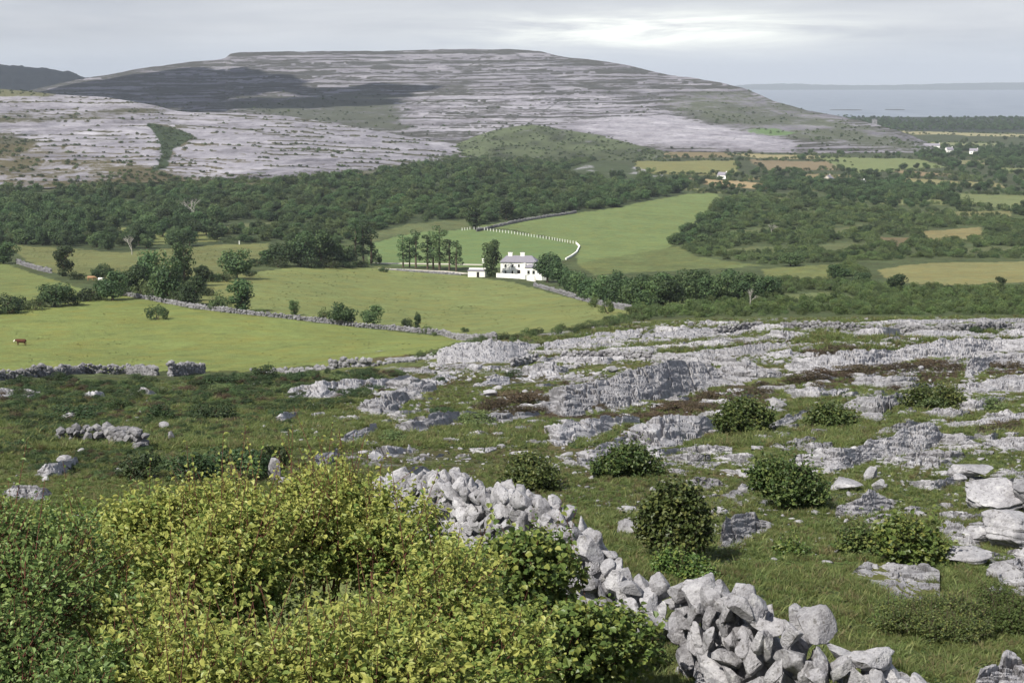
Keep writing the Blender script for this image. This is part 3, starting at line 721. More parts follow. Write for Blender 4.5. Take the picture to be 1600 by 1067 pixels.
def near_wall(name, base, height, label, thick=0.25, seed=1, nbig=100, size=(0.30, 0.56), gap=None):
    r = np.random.default_rng(seed)
    P = np.array([gnd(u, v) for u, v in base])
    seg = np.hypot(*np.diff(P[:, :2], axis=0).T); s = np.concatenate([[0], np.cumsum(seg)]); L = s[-1]
    hh = lambda x: np.interp(x, s, height)
    root = link(name, None, loc=P[0]); tag(root, label, 'stone wall')
    items = []
    layer = 0; z = 0.0
    while z < max(height):
        for row in (-1, 0, 1):
            x = r.uniform(0, 0.3)
            while x < L:
                if z < hh(x) - 0.05:
                    top = z > hh(x) - 0.32
                    cx = np.interp(x, s, P[:, 0]); cy = np.interp(x, s, P[:, 1])
                    i = min(np.searchsorted(s, x), len(P) - 1); i = max(i, 1)
                    d = (P[i, :2] - P[i - 1, :2]); d = d / np.linalg.norm(d); nrm = np.array((-d[1], d[0]))
                    taper = 1 - 0.35 * z / max(hh(x), 0.3)
                    off = row * thick * taper + r.normal(0, 0.04)
                    px, py = np.array((cx, cy)) + nrm * off
                    sz = r.uniform(*size)
                    gz = float(H(px, py))
                    items.append((px, py, gz + z + 0.10 + r.normal(0, 0.045), sz, math.atan2(d[1], d[0]), top, r.random(), nrm, row))
                x += r.uniform(0.22, 0.42)
        z += 0.19; layer += 1
    # the stones that show largest: outer rows towards the viewer and the tops
    def sc(it):
        facing = -np.dot(np.array(it[:2]) / np.hypot(*it[:2]), it[7]) * it[8]
        return (it[3] * (1.3 if it[5] else 1) * (1.5 if facing > 0.2 else 0.6)) / it[1]
    items.sort(key=sc, reverse=True)
    rest = []
    for k, (x, y, zz, sz, ang, top, rr, _, _) in enumerate(items):
        # slabs set on edge and leaning, as in the Burren's single walls
        lean = r.normal(0, 0.55); up = r.random() < 0.5
        rot = (Matrix.Rotation(ang + r.normal(0, 0.35), 3, 'Z') @ Matrix.Rotation((1.25 if up else 0.1) + lean, 3, 'Y') @ Matrix.Rotation(r.uniform(0, 6.28) if not up else r.normal(0, 0.6), 3, 'X'))
        me = WALLST[int(rr * 977) % len(WALLST)]
        if k < nbig:
            o = link('stone', me, root, loc=(x - P[0][0], y - P[0][1], zz - P[0][2]), rot=rot.to_euler(), scale=(sz, sz * r.uniform(.85, 1.15), sz * r.uniform(.9, 1.2)))
        else:
            Vv, Ff = stone_arr(100 + int(rr * 13), 3, (1, r.uniform(.55, .85), r.uniform(.35, .6)), 12, 0.06)
            rest.append((Vv * sz @ np.array(rot).T + (x - P[0][0], y - P[0][1], zz - P[0][2]), Ff))
    if rest:
        V, F = join_arrays(rest)
        tag(link('stone_filling', mesh('stone_filling', V, F, M['limestone'], True), root), kind='stuff')
    return root
near_wall('dry_stone_wall', [(600, 786), (650, 812), (700, 846), (780, 872), (850, 905), (915, 942), (960, 968)], [0.40, 0.75, 1.12, 1.05, 1.05, 0.9, 0.75],
          'long pale dry stone wall running down behind the big hawthorn bush', seed=5)
near_wall('dry_stone_wall', [(975, 985), (1010, 1000), (1050, 1010)], [0.78, 0.62, 0.5],
          'low slumped end of pale wall between two taller wall stretches', seed=9, nbig=30, size=(0.32, 0.55))
near_wall('dry_stone_wall', [(1078, 1050), (1120, 1072), (1180, 1100), (1260, 1120), (1350, 1142), (1440, 1165), (1520, 1185)], [1.0, 1.12, 1.05, 0.86, 0.64, 0.42, 0.3],
          'tall rough dry stone wall at the bottom edge with gaping dark hollows', seed=23, size=(0.28, 0.50))

# distant field walls: one thing each, small stones stacked along a line
def far_wall(label, line, h=0.85, st=0.45, name='field_wall', group='stone walls round the valley fields', gaps=0.0, seed=3, thick=0.5):
    r = np.random.default_rng(seed + abs(int(line[0][0])))
    P = np.array([gnd(u, v) for u, v in line]); parts = []
    seg = np.hypot(*np.diff(P[:, :2], axis=0).T); s = np.concatenate([[0], np.cumsum(seg)])
    st_ = max(st, 1.5 * P[:, 1].mean() / FPX)
    x = 0
    while x < s[-1]:
        cx = np.interp(x, s, P[:, 0]); cy = np.interp(x, s, P[:, 1]); g = float(H(cx, cy))
        hx = h * (0.8 + 0.45 * float(vnoise(x / 6, 0.5, seed))) * (0.35 if vnoise(x / 9, 7.5, seed + 2) < gaps else 1)
        z = 0
        while z < hx:
            sz = st_ * r.uniform(.75, 1.5)
            V, F = ICO[1]
            Vv = V * np.array((sz * .6, thick * r.uniform(.4, .75), sz * .45)) * r.uniform(.75, 1.2, (len(V), 1))
            parts.append((Vv + (cx + r.normal(0, .08), cy + r.normal(0, .15), g + z + .1), F)); z += sz * .62
        x += st_ * r.uniform(.7, 1.1)
    V, F = join_arrays(parts); V = V - P[0]
    o = link(name, mesh(name, V, F, M['limestone_far'], False), loc=P[0])
    return tag(o, label, 'stone wall', group)
far_wall('grey field wall running diagonally between the bright field and the wide yellow field', [(195, 462), (240, 470), (300, 481), (360, 489), (430, 496), (500, 504), (560, 511), (620, 516), (690, 523), (775, 532)])
far_wall('rough grey wall along the bottom edge of the bright lower field', [(-40, 594), (60, 589), (130, 584), (200, 583), (245, 587)], 1.1, .5, seed=4)
far_wall('short tall block of grey wall at the field foot', [(266, 588), (290, 586), (318, 583)], 1.35, .5, seed=6)
far_wall('broken wall under scrub at the right end of the field foot', [(395, 582), (440, 580), (520, 577), (600, 570), (650, 566)], 1.0, .6, gaps=0.5, seed=8)
far_wall('pale wall stretch beside the left tree hedge', [(27, 412), (45, 418), (62, 423), (80, 427)], 1.2, .6, seed=12)
far_wall('grey wall at the wood edge above the upper meadow', [(745, 362), (790, 352), (830, 344), (870, 338), (900, 333)], 1.3, .8, seed=14)
far_wall('tumbled grey wall across the top of the stony slope', [(1120, 522), (1180, 515), (1250, 516), (1330, 519), (1420, 521), (1500, 521), (1610, 519)], 0.9, .5, seed=16, gaps=0.3)
far_wall('low tumbled wall through the middle of the stony slope', [(800, 572), (880, 562), (960, 560), (1030, 563), (1110, 560)], 0.7, .45, seed=18, gaps=0.3)
far_wall('line of fallen wall stones across the grassy hollow on the left', [(95, 688), (130, 690), (170, 690), (205, 696), (225, 702)], 0.42, .30, seed=22, thick=.35)
far_wall('grey wall below the row of trees right of the house', [(835, 447), (880, 460), (930, 474), (990, 486)], 0.9, .6, seed=26, gaps=0.4)
far_wall('wall remains under the thin trees by the drive', [(600, 421), (660, 426), (720, 430)], 0.6, .6, seed=28, gaps=0.4)

# ------------------------------------------------------------------ limestone outcrops traced on the slope
def outcrop(poly, label, c=2.0, cell=(0.9, 0.4), rough=0.10, steps=3, groove=0.14, step=None, seed=0, group=None, name='limestone_outcrop', bed=None, rag=1.0, stair=0.4):
    poly = np.array(poly, float)
    v0 = poly[:, 1].max(); D0 = float(gndD(poly[:, 0].mean(), v0)[0])
    step = step or 1.35
    us = np.arange(poly[:, 0].min() + 0.4, poly[:, 0].max() - 0.4, step)
    vt = np.full(us.shape, 1e9); vb = np.full(us.shape, -1e9)
    n = len(poly)
    for i in range(n):
        (x1, y1), (x2, y2) = poly[i], poly[(i + 1) % n]
        if x1 == x2: continue
        mk = (us >= min(x1, x2)) & (us <= max(x1, x2)); y = y1 + (us - x1) / (x2 - x1) * (y2 - y1)
        vt = np.where(mk, np.minimum(vt, y), vt); vb = np.where(mk, np.maximum(vb, y), vb)
    hpx = vb - vt
    k = np.clip(hpx / 20, 0.15, 1) * rag
    def sm(x, wpx):
        n_ = max(1, int(wpx / step)); kk = np.hanning(2 * n_ + 3)[1:-1]; kk /= kk.sum()
        return np.convolve(np.pad(x, len(kk) // 2, mode='edge'), kk, 'valid')
    wsm = 0.10 * (us[-1] - us[0]) + 14
    Db = sm(gndD(us, vb), wsm); Dt = sm(gndD(us, vt), wsm)
    px = Db / FPX
    # ragged upper rim: joints drop it in blocks, no two alike
    vt = vt + k * (4.0 * fbm(us / 16, us * 0 + seed, 4, seed))
    blocky = np.floor(us / 11 + 1.5 * fbm(us / 30, us * 0, 2, seed + 2))
    vt = vt + k * 2.6 * (_h(blocky, blocky * 0 + seed, 5) - 0.5)
    vb = np.maximum(vb, vt + 0.8) + 1.5
    nr = int(np.clip((vb - vt).max() / step, 5, 400)) + 1
    w = np.linspace(0, 1, nr)[:, None]
    ph = 1.1 * fbm(us / 90, us * 0 + seed, 3, seed + 3)[None, :]
    W = w + stair * np.sin(2 * np.pi * (steps * w + ph)) / (2 * np.pi * steps) * np.sin(np.pi * w) ** 0.5
    W = np.clip(W, 0, 1)
    v = vb + (vt - vb) * w
    dep = np.minimum(0.85 * (Dt - Db), sm(c * hpx, wsm) * px); dep = np.maximum(dep, 0.10)
    Db = Db + 0.35 * min(1, 3 * cell[1]) * fbm(us * px.mean() / 1.2, us * 0 + seed, 3, seed + 21)
    D = Db + dep * W
    Dg = gndD(np.broadcast_to(us, v.shape).ravel(), v.ravel()).reshape(v.shape)
    Dg = np.stack([sm(row, 7) for row in Dg])
    D = np.minimum(D, np.maximum(Dg - 0.04 * cell[0] * 2 - 2.0 * px, Db - 0.3))
    P = ray(np.broadcast_to(us, v.shape), v, D)
    X = P[..., 0] + 50; Tm = (vb.max() - v) * px.mean() * 1.6 + 30 + 0.07 * X
    Tm = Tm + 0.16 * cell[1] * fbm(X / cell[0], Tm / cell[1], 3, seed + 4)
    sk = X + 0.5 * cell[0] * fbm(X / cell[0] / 1.5, Tm / cell[1] / 1.5, 3, seed + 6)
    f1, f2, cid = voronoi(sk / cell[0], Tm / cell[1], seed)
    f1b, f2b, cidb = voronoi(sk / cell[0] * 2.6 + 3, Tm / cell[1] * 2.2, seed + 11)
    dsp = rough * (1.5 * (cid - 0.4) + 0.7 * (cidb - 0.5) + 0.7 * fbm(X / cell[0] * 3, Tm / cell[0] * 3, 4, seed + 7)) 
    edge = np.exp(-((w - 0) / 0.06) ** 2) + np.exp(-((1 - w) / 0.05) ** 2)
    gm = (vnoise(X / cell[0] / 1.2, Tm / cell[1] / 2, seed + 8) > 0.28)
    dsp -= groove * sstep(0.10, 0.02, f2 - f1) * gm + 0.45 * groove * sstep(0.11, 0.02, f2b - f1b)
    jx = X / (0.8 * cell[0]) + 0.25 * fbm(X / cell[0], Tm / cell[1] / 1.5, 2, seed + 14); jc = np.floor(jx); jd = np.abs(jx - jc - 0.25 - 0.5 * _h(jc, jc * 0, seed + 15))
    dsp -= 0.9 * groove * sstep(0.075, 0.02, jd) * (vnoise(jc * 7.3, Tm / cell[1] / 1.3, seed + 16) > 0.58)
    dsp += rough * 0.9 * (_h(jc, np.floor(Tm / cell[1] / 1.4), seed + 17) - 0.5)
    if bed:
        q = Tm / bed + 0.28 * fbm(X / (bed * 5), Tm / (bed * 5), 3, seed + 12); g = np.abs(q - np.round(q))
        lines = vnoise(X / (bed * 7), np.round(q) * 3.1, seed + 13) > 0.38
        dsp -= 0.95 * groove * sstep(0.12, 0.04, g) * lines
        dsp += rough * 0.8 * (_h(np.round(q + .5), np.floor(X / (bed * 4) + np.round(q + .5) * .37), seed + 18) - .5)
    dsp *= (1 - 0.6 * edge)
    nv = np.array((-0.25, -0.60, 0.76))
    P = P + dsp[..., None] * nv
    # sunk skirt in front, closed back behind
    def at(D_, z): return np.stack([pix_as(us, vt)[0] * D_, D_, z], -1)
    ft = np.stack([P[0, :, 0], P[0, :, 1] - 0.05, np.minimum(H(P[0, :, 0], P[0, :, 1]) - 0.5, P[0, :, 2] - 0.3)], -1)
    top = P[-1]; gh = H(top[:, 0], top[:, 1]); hh = np.maximum(top[:, 2] - gh, 0.05)
    b1 = top + np.stack([0.05 * hh, 0.35 * hh, -0.12 * hh], -1)
    b2 = top + np.stack([0.1 * hh, 1.0 * hh + 0.2, 0 * hh], -1); b2[:, 2] = H(b2[:, 0], b2[:, 1]) - 0.5
    V = np.concatenate([ft[None], P, b1[None], b2[None]]); nr2 = V.shape[0]
    base = np.array((V[..., 0].mean(), V[0, :, 1].mean(), 0)); base[2] = float(H(base[0], base[1]))
    F = grid_faces(nr2, len(us))
    me = mesh(name, (V - base).reshape(-1, 3), F, M['limestone'], False)
    return tag(link(name, me, loc=base), label, 'rock outcrop', group or 'limestone outcrops on the stony slope')
MID = dict(cell=(1.9, 0.7), rough=0.20, groove=0.34, bed=0.65)
OUT_MID = [
 ([(846, 612), (900, 601), (950, 591), (1000, 573), (1034, 565), (1094, 565), (1124, 575), (1142, 571), (1165, 561), (1195, 573), (1229, 586), (1210, 597), (1131, 602), (1086, 612), (1037, 625), (1000, 634), (955, 642), (925, 646), (869, 653), (848, 650)], 'longest grey ledge of limestone with upright joints across mid slope', 1.2, 4),
 ([(1225, 570), (1240, 561), (1285, 555), (1337, 546), (1405, 546), (1424, 537), (1469, 531), (1610, 528), (1610, 551), (1555, 548), (1525, 557), (1480, 557), (1412, 564), (1356, 572), (1300, 581), (1240, 586)], 'pale limestone ledge rising to the right edge above the brown heather', 1.3, 4),
 ([(1517, 561), (1560, 552), (1610, 551), (1610, 573), (1544, 575), (1525, 592), (1506, 590), (1510, 570)], 'broken grey rock tongue dropping below the right hand ledge', 1.6, 3),
 ([(1491, 604), (1555, 590), (1610, 585), (1610, 613), (1562, 617), (1491, 619)], 'low flat limestone shelf at the right edge under the heather', 1.6, 3),
 ([(1225, 609), (1262, 604), (1330, 607), (1322, 617), (1262, 622), (1232, 622)], 'thin grey rock strip just behind the round boulder', 1.8, 2),
 ([(1319, 630), (1360, 619), (1412, 615), (1414, 630), (1382, 645), (1390, 654), (1367, 661), (1337, 650), (1300, 642)], 'grey rock hump in grass right of the round boulder', 1.5, 3),
 ([(1250, 640), (1275, 638), (1255, 655), (1205, 676), (1202, 664)], 'small rock string left of the grey hump', 1.6, 2),
 ([(899, 706), (947, 690), (985, 668), (1000, 660), (1045, 646), (1109, 651), (1124, 664), (1116, 679), (1086, 690), (1022, 705), (985, 707), (951, 714), (936, 731), (917, 735), (905, 725)], 'blocky limestone pile above the low bush in mid slope', 1.4, 4),
 ([(850, 667), (902, 652), (940, 649), (1000, 650), (1000, 660), (962, 667), (932, 682), (925, 690), (899, 683), (884, 705), (854, 701), (857, 679)], 'fissured grey outcrop left of the blocky limestone pile', 1.5, 3),
 ([(612, 662), (640, 659), (677, 645), (719, 645), (716, 660), (681, 668), (647, 676), (620, 672)], 'smooth rounded grey hump in the left centre slope', 1.2, 2),
 ([(556, 640), (566, 627), (602, 616), (632, 610), (642, 624), (622, 645), (580, 650)], 'lowest grey rock of three climbing right below the pavement', 1.6, 3),
 ([(600, 619), (640, 599), (676, 597), (684, 608), (662, 620), (640, 624)], 'middle grey rock of three climbing right below the pavement', 1.8, 3),
 ([(640, 598), (692, 584), (716, 589), (706, 599), (668, 605)], 'highest grey rock of three climbing right below the pavement', 2.0, 2),
 ([(445, 615), (456, 604), (512, 596), (569, 594), (617, 587), (644, 585), (617, 607), (565, 615), (512, 622), (449, 622)], 'flat pale pavement strip left of the three climbing rocks', 2.5, 3),
 ([(529, 697), (539, 679), (565, 667), (589, 662), (587, 675), (561, 690)], 'dark cracked tilted rock above the hawthorn top', 1.3, 2),
 ([(490, 731), (497, 718), (529, 703), (528, 712), (516, 727)], 'small tilted rock just above the hawthorn top', 1.3, 2),
 ([(576, 712), (587, 701), (640, 697), (647, 705), (610, 720), (585, 722)], 'layered low rock left of the two bare grey slabs', 1.6, 3),
 ([(636, 720), (662, 709), (700, 701), (705, 712), (670, 725)], 'two bare grey slabs uphill of the wall head', 1.6, 2),
 ([(740, 652), (780, 645), (835, 640), (848, 648), (800, 660), (745, 664)], 'low grey rock lip below the brown heather mound', 1.6, 2),
 ([(726, 604), (794, 585), (869, 577), (880, 592), (831, 596), (767, 604)], 'narrow grey pavement behind the brown heather mound', 2.2, 3),
 ([(655, 556), (719, 537), (775, 532), (850, 537), (812, 566), (719, 570), (662, 571)], 'broad pale pavement at the field corner', 3.0, 3),
 ([(850, 537), (906, 526), (962, 516), (1005, 513), (1000, 530), (944, 536), (887, 547), (850, 552)], 'pale pavement strip below the green bank near field tip', 3.0, 3),
 ([(1005, 520), (1100, 513), (1190, 512), (1150, 525), (1050, 532), (1000, 536)], 'thin pavement strip above the tumbled wall', 3.0, 3),
 ([(1049, 553), (1120, 545), (1200, 536), (1290, 536), (1200, 551), (1082, 562)], 'long thin pavement strip behind the longest ledge', 3.0, 3),
 ([(1320, 505), (1400, 500), (1610, 497), (1610, 504), (1400, 509)], 'highest thin strip of pale rock at the slope crest', 3.0, 2),
 ([(1440, 514), (1610, 524), (1610, 528), (1450, 528), (1400, 524)], 'thin grey rock band above the right hand ledge', 3.0, 2),
 ([(425, 655), (445, 645), (465, 643), (460, 655), (435, 660)], 'lone grey rock in the grass at left centre', 1.2, 2),
 ([(0, 607), (40, 607), (65, 612), (62, 622), (20, 627), (0, 620)], 'grey rock patch at the left edge below field wall', 2.0, 2),
 ([(120, 618), (150, 611), (165, 617), (160, 624), (130, 623)], 'small rock patch right of the left edge patch', 2.0, 2),
 ([(212, 610), (225, 606), (243, 612), (240, 617), (220, 616)], 'small pale rock patch below the tall wall block', 2.0, 2),
]
for k, (poly, lab, c, st) in enumerate(OUT_MID):
    outcrop(poly, lab, c * 4.0, steps=st, seed=300 + 17 * k, **MID)
NEARK = dict(cell=(0.7, 0.26), rough=0.065, groove=0.12, bed=0.22)
OUT_NEAR = [
 ([(1221, 725), (1244, 713), (1275, 702), (1317, 698), (1336, 700), (1355, 687), (1393, 683), (1412, 668), (1440, 661), (1456, 660), (1477, 679), (1473, 702), (1431, 706), (1393, 715), (1358, 718), (1328, 732), (1305, 737), (1275, 730)], 'stepped pale ledge running up right behind the dark round bush', 1.2, 4),
 ([(1469, 662), (1525, 655), (1574, 649), (1610, 640), (1610, 653), (1544, 665), (1487, 668)], 'low pale ledge reaching the right edge beyond the stepped ledge', 1.6, 2),
 ([(1124, 734), (1175, 730), (1198, 728), (1213, 732), (1179, 746), (1145, 745)], 'low slab in grass left of the dark round bush', 1.6, 2),
 ([(1080, 774), (1133, 771), (1160, 755), (1172, 763), (1168, 774), (1126, 779), (1088, 779)], 'thin flat slabs between the two dark bushes', 1.5, 3),
 ([(1095, 757), (1110, 750), (1122, 748), (1126, 759), (1099, 766)], 'small grey rock above the thin flat slabs', 1.2, 2),
 ([(1128, 824), (1133, 806), (1179, 799), (1187, 812), (1210, 818), (1206, 829), (1172, 840), (1133, 859), (1120, 854), (1126, 839)], 'stacked grey slabs right of the tall dark bush', 1.1, 4),
 ([(1108, 800), (1122, 792), (1142, 795), (1138, 803), (1115, 806)], 'small slab above the stacked grey slabs', 1.2, 2),
 ([(1305, 805), (1308, 790), (1343, 778), (1358, 762), (1378, 771), (1402, 787), (1397, 794), (1343, 808), (1317, 810)], 'pointed pile of rough grey rock in open turf', 1.1, 3),
 ([(1343, 817), (1366, 805), (1395, 800), (1393, 812), (1370, 822)], 'flat smooth stone just below the pointed pile', 1.5, 2),
 ([(1404, 797), (1425, 790), (1443, 793), (1436, 802), (1410, 803)], 'two small stones right of the pointed pile', 1.2, 2),
 ([(1465, 822), (1480, 813), (1511, 822), (1540, 850), (1520, 862), (1500, 856), (1477, 848)], 'low broken steps left of the layered hump', 1.2, 3),
 ([(1590, 872), (1610, 870), (1610, 905), (1575, 905), (1540, 893), (1550, 880)], 'rounded boulder rock below the overhanging slab', 1.2, 2),
 ([(1326, 898), (1347, 880), (1352, 875), (1366, 877), (1400, 880), (1450, 880), (1469, 893), (1454, 912), (1484, 924), (1458, 942), (1416, 946), (1389, 928), (1351, 905)], 'wide pale pavement with slits in front of light green bush', 1.9, 3),
 ([(1534, 926), (1565, 912), (1561, 897), (1587, 893), (1610, 905), (1610, 952), (1587, 944)], 'curved pavement edge round a turf pocket at right', 1.7, 2),
 ([(1523, 1070), (1534, 1047), (1565, 1036), (1572, 1015), (1585, 1018), (1610, 1040), (1610, 1095), (1523, 1095)], 'jagged rock in the bottom right corner', 0.9, 3),
 ([(1366, 1072), (1393, 1042), (1416, 1050), (1439, 1064), (1500, 1075), (1500, 1095), (1366, 1095)], 'low rounded rocks at bottom edge right of the wall', 1.2, 3),
 ([(1466, 689), (1490, 675), (1530, 683), (1520, 694), (1480, 697)], 'small hump of rock below the stepped ledge end', 1.3, 2),
 ([(1535, 690), (1570, 682), (1610, 684), (1610, 702), (1560, 702)], 'flat grey rock at right edge above the perched slab', 1.4, 2),
 ([(600, 760), (614, 740), (640, 728), (662, 727), (672, 732), (664, 756), (640, 775), (612, 780)], 'grey bedrock hump at the upper head of the long wall', 1.1, 3),
 ([(3, 772), (20, 757), (65, 758), (82, 770), (72, 783), (40, 781), (8, 778)], 'wide flat grey boulder slab at the left edge behind the bushes', 1.3, 2),
 ([(58, 738), (70, 724), (92, 722), (118, 714), (122, 726), (100, 742), (62, 745)], 'pair of grey rocks above the flat slab at left', 1.1, 2),
 ([(112, 815), (125, 798), (150, 796), (168, 808), (160, 824), (125, 828)], 'grey rock showing between the left shrubs', 1.2, 2),
 ([(780, 1035), (800, 1010), (830, 1005), (860, 1030), (880, 1052), (840, 1062), (790, 1060)], 'pale rock half hidden under the hazel bush', 1.2, 3),
 ([(915, 1060), (940, 1048), (975, 1052), (985, 1072), (930, 1082)], 'small pale rock at the bottom edge before the wall gap', 1.2, 2),
]
for k, (poly, lab, c, st) in enumerate(OUT_NEAR):
    outcrop(poly, lab, c * 2.6, steps=st, seed=900 + 13 * k, **NEARK)

# single boulders: (u, base v, width px, height px, label)
def boulder(u, v, wpx, hpx, label, seed, dims_y=0.8, rot=0, tilt=(0, 0), name='boulder', group='loose boulders on the slope', lift=0.0, planes=11, beds=0, sub=4):
    x, d, z = gnd(u, v); s = d / FPX
    me = stone_mesh(name, seed, sub, (1, 1, 1), planes=planes, rough=0.07, beds=beds)
    o = link(name, me, loc=(x, d + 0.25 * wpx * s, float(H(x, d + 0.25 * wpx * s)) + 0.36 * hpx * s + lift), rot=(tilt[0], tilt[1], rot), scale=(wpx * s, wpx * s * dims_y, hpx * s))
    return tag(o, label, 'boulder', group)
boulder(1215, 640, 33, 27, 'pale round boulder standing alone on brown heather', 501, planes=6)
boulder(1212, 645, 40, 9, 'flat stone under the pale round boulder', 502)
boulder(765, 620, 26, 15, 'white rounded boulder at the left end of heather mound', 503, planes=6)
boulder(1325, 768, 58, 26, 'wide flat boulder left of the small upright stone', 504, 0.9, beds=2)
boulder(1362, 752, 24, 36, 'small upright stone wedged beside the wide flat boulder', 505, 0.8, 0.4, (0.1, 0.25))
boulder(1374, 768, 26, 26, 'grey stone leaning below the small upright stone', 506)
boulder(985, 836, 54, 36, 'square grey block beside the tall dark bush', 507, 0.8, beds=1.5)
boulder(982, 800, 40, 10, 'flat little slab behind the square grey block', 508)
boulder(1521, 752, 84, 27, 'thin slab perched on a stub at right edge', 509, 0.8, 0.1, (0.05, -0.12), lift=0.10, beds=2)
boulder(1500, 756, 26, 20, 'stub of rock propping the perched slab', 510)
boulder(1508, 884, 98, 26, 'overhanging slab with black shadow below the layered hump', 511, 0.8, 0, (0, -0.06), lift=0.05, beds=2)
boulder(427, 752, 24, 46, 'tall pale standing stone beside the dark thicket', 512, 0.7)
boulder(424, 724, 18, 22, 'cap stone on top of the tall standing stone', 513, 0.8, 0.5)
boulder(442, 757, 26, 14, 'low stone at the foot of the tall standing stone', 514)
boulder(255, 672, 18, 16, 'pale stone at the end of the fallen wall line', 515)
boulder(268, 690, 14, 20, 'upright pale stone above the dark thicket', 516)
boulder(1480, 655, 12, 22, 'thin upright stone on the ledge at far right', 517, 0.6)
boulder(1385, 542, 20, 9, 'grey stone on the crest ledge', 518)
boulder(1570, 908, 66, 34, 'rounded grey boulder at the right edge below the rock mass', 519)
boulder(957, 582, 22, 12, 'pale block above the longest ledge', 520)
boulder(1078, 512, 10, 12, 'small upright stone on the slope crest', 521)
boulder(1070, 518, 16, 12, 'grey crest stone beside the small upright stone', 522)
boulder(700, 692, 20, 12, 'grey boulder right of the tilted rocks', 523)
boulder(805, 726, 24, 16, 'grey boulder left of the blocky pile', 524)
boulder(782, 700, 16, 7, 'thin flat stone in the middle turf', 525)
boulder(185, 738, 14, 10, 'small rock beside the left thicket', 526)
boulder(290, 745, 18, 14, 'small pale rock right of the left thicket', 527)
boulder(100, 728, 30, 20, 'pointed grey rock behind the pair of rocks at left', 528)
boulder(70, 752, 14, 10, 'little stone near the flat slab at left', 529)
boulder(240, 748, 12, 9, 'little pale stone below the left thicket', 530)
boulder(1284, 845, 14, 9, 'white pebble stone alone in the open turf', 531)
boulder(1310, 862, 10, 8, 'tiny white stone below the open turf', 532)
boulder(1480, 795, 26, 14, 'small stone left of the big rock mass', 533)
boulder(1322, 818, 12, 10, 'slim pale stone left of the flat smooth stone', 534)

BIG = 'blocks of the big rock mass at the right edge'
boulder(1562, 800, 104, 56, 'square topped block on top of the big rock mass', 541, 0.9, 0.25, (0.05, -0.05), group=BIG, planes=9, beds=2.2, sub=5)
boulder(1618, 806, 90, 62, 'block at the very right edge of the big rock mass', 542, 0.9, -0.2, group=BIG, planes=9, beds=2.2, sub=5)
boulder(1530, 790, 44, 34, 'narrow broken block at the left of the square topped block', 547, 0.9, 0.6, group=BIG, planes=12, beds=2, sub=4)
boulder(1578, 862, 128, 78, 'largest rounded layered block of the big rock mass', 543, 0.85, 0.1, (-0.15, 0.05), group=BIG, planes=8, beds=3.2, sub=5)
boulder(1535, 852, 60, 34, 'sloping slab under the largest rounded block', 544, 0.9, 0.5, (0.1, 0.1), group=BIG, planes=9, beds=2, sub=5)
boulder(1618, 884, 80, 44, 'lower block at the right edge of the big rock mass', 545, 0.9, 0.2, group=BIG, planes=9, beds=2, sub=5)
boulder(1495, 838, 40, 18, 'small step stone at the left foot of the big rock mass', 546, 0.9, 0.2, group=BIG, planes=9, beds=2)
# ------------------------------------------------------------------ leaves, trees, shrubs
def leaf_quads(C, N, size, r, tint, wide=0.62, six=False):
    """one small folded leaf (or leaf spray) at each point C, facing N"""
    n = len(C)
    N = N / (np.linalg.norm(N, axis=1, keepdims=True) + 1e-9)
    t = r.normal(size=(n, 3)); t -= (t * N).sum(1, keepdims=True) * N; t /= np.linalg.norm(t, axis=1, keepdims=True) + 1e-9
    b = np.cross(N, t); s = np.broadcast_to(size, (n,))[:, None]
    if six:
        fold = 0.22 * s * N
        ps = [C - .5 * s * t, C - .18 * s * t + wide * .5 * s * b + fold, C + .2 * s * t + wide * .42 * s * b + fold, C + .5 * s * t - 0.1 * s * N, C + .2 * s * t - wide * .42 * s * b + fold, C - .18 * s * t - wide * .5 * s * b + fold]
        V = np.stack(ps, 1).reshape(-1, 3)
        i = np.arange(n)[:, None] * 6
        F = np.concatenate([i + np.array([[0, 1, 2, 3]]), i + np.array([[0, 3, 4, 5]])])
        return V, F, np.repeat(tint, 6)
    ps = [C - .5 * s * t, C + wide * .5 * s * b + .12 * s * N, C + .5 * s * t, C - wide * .5 * s * b + .12 * s * N]
    V = np.stack(ps, 1).reshape(-1, 3)
    F = np.arange(n)[:, None] * 4 + np.array([[0, 1, 2, 3]])
    return V, F, np.repeat(tint, 4)
def sphere_pts(r, n):
    d = r.normal(size=(n, 3)); return d / np.linalg.norm(d, axis=1, keepdims=True)
def lobes_leaves(r, lobes, per, size, fill=(0.62, 1.08), up=0.25, six=False, wide=0.75, tvar=0.2, sz_var=(0.6, 1.4)):
    Vs = []; Fs = []; Ts = []; off = 0
    for (c, rad) in lobes:
        rad = np.broadcast_to(rad, (3,)); n = max(3, int(per))
        d = sphere_pts(r, n); q = r.uniform(*fill, n) ** 0.7
        C = np.array(c) + d * rad * q[:, None]
        N = d + r.normal(0, .55, (n, 3)); N[:, 2] += up
        lt = r.normal(0, 0.10)
        tint = np.clip(r.normal(0.5 + lt, tvar, n), 0, 1)
        V, F, T = leaf_quads(C, N, size * r.uniform(*sz_var, n), r, tint, wide, six)
        Vs.append(V); Fs.append(F + off); Ts.append(T); off += len(V)
    return np.concatenate(Vs), np.concatenate(Fs), np.concatenate(Ts)
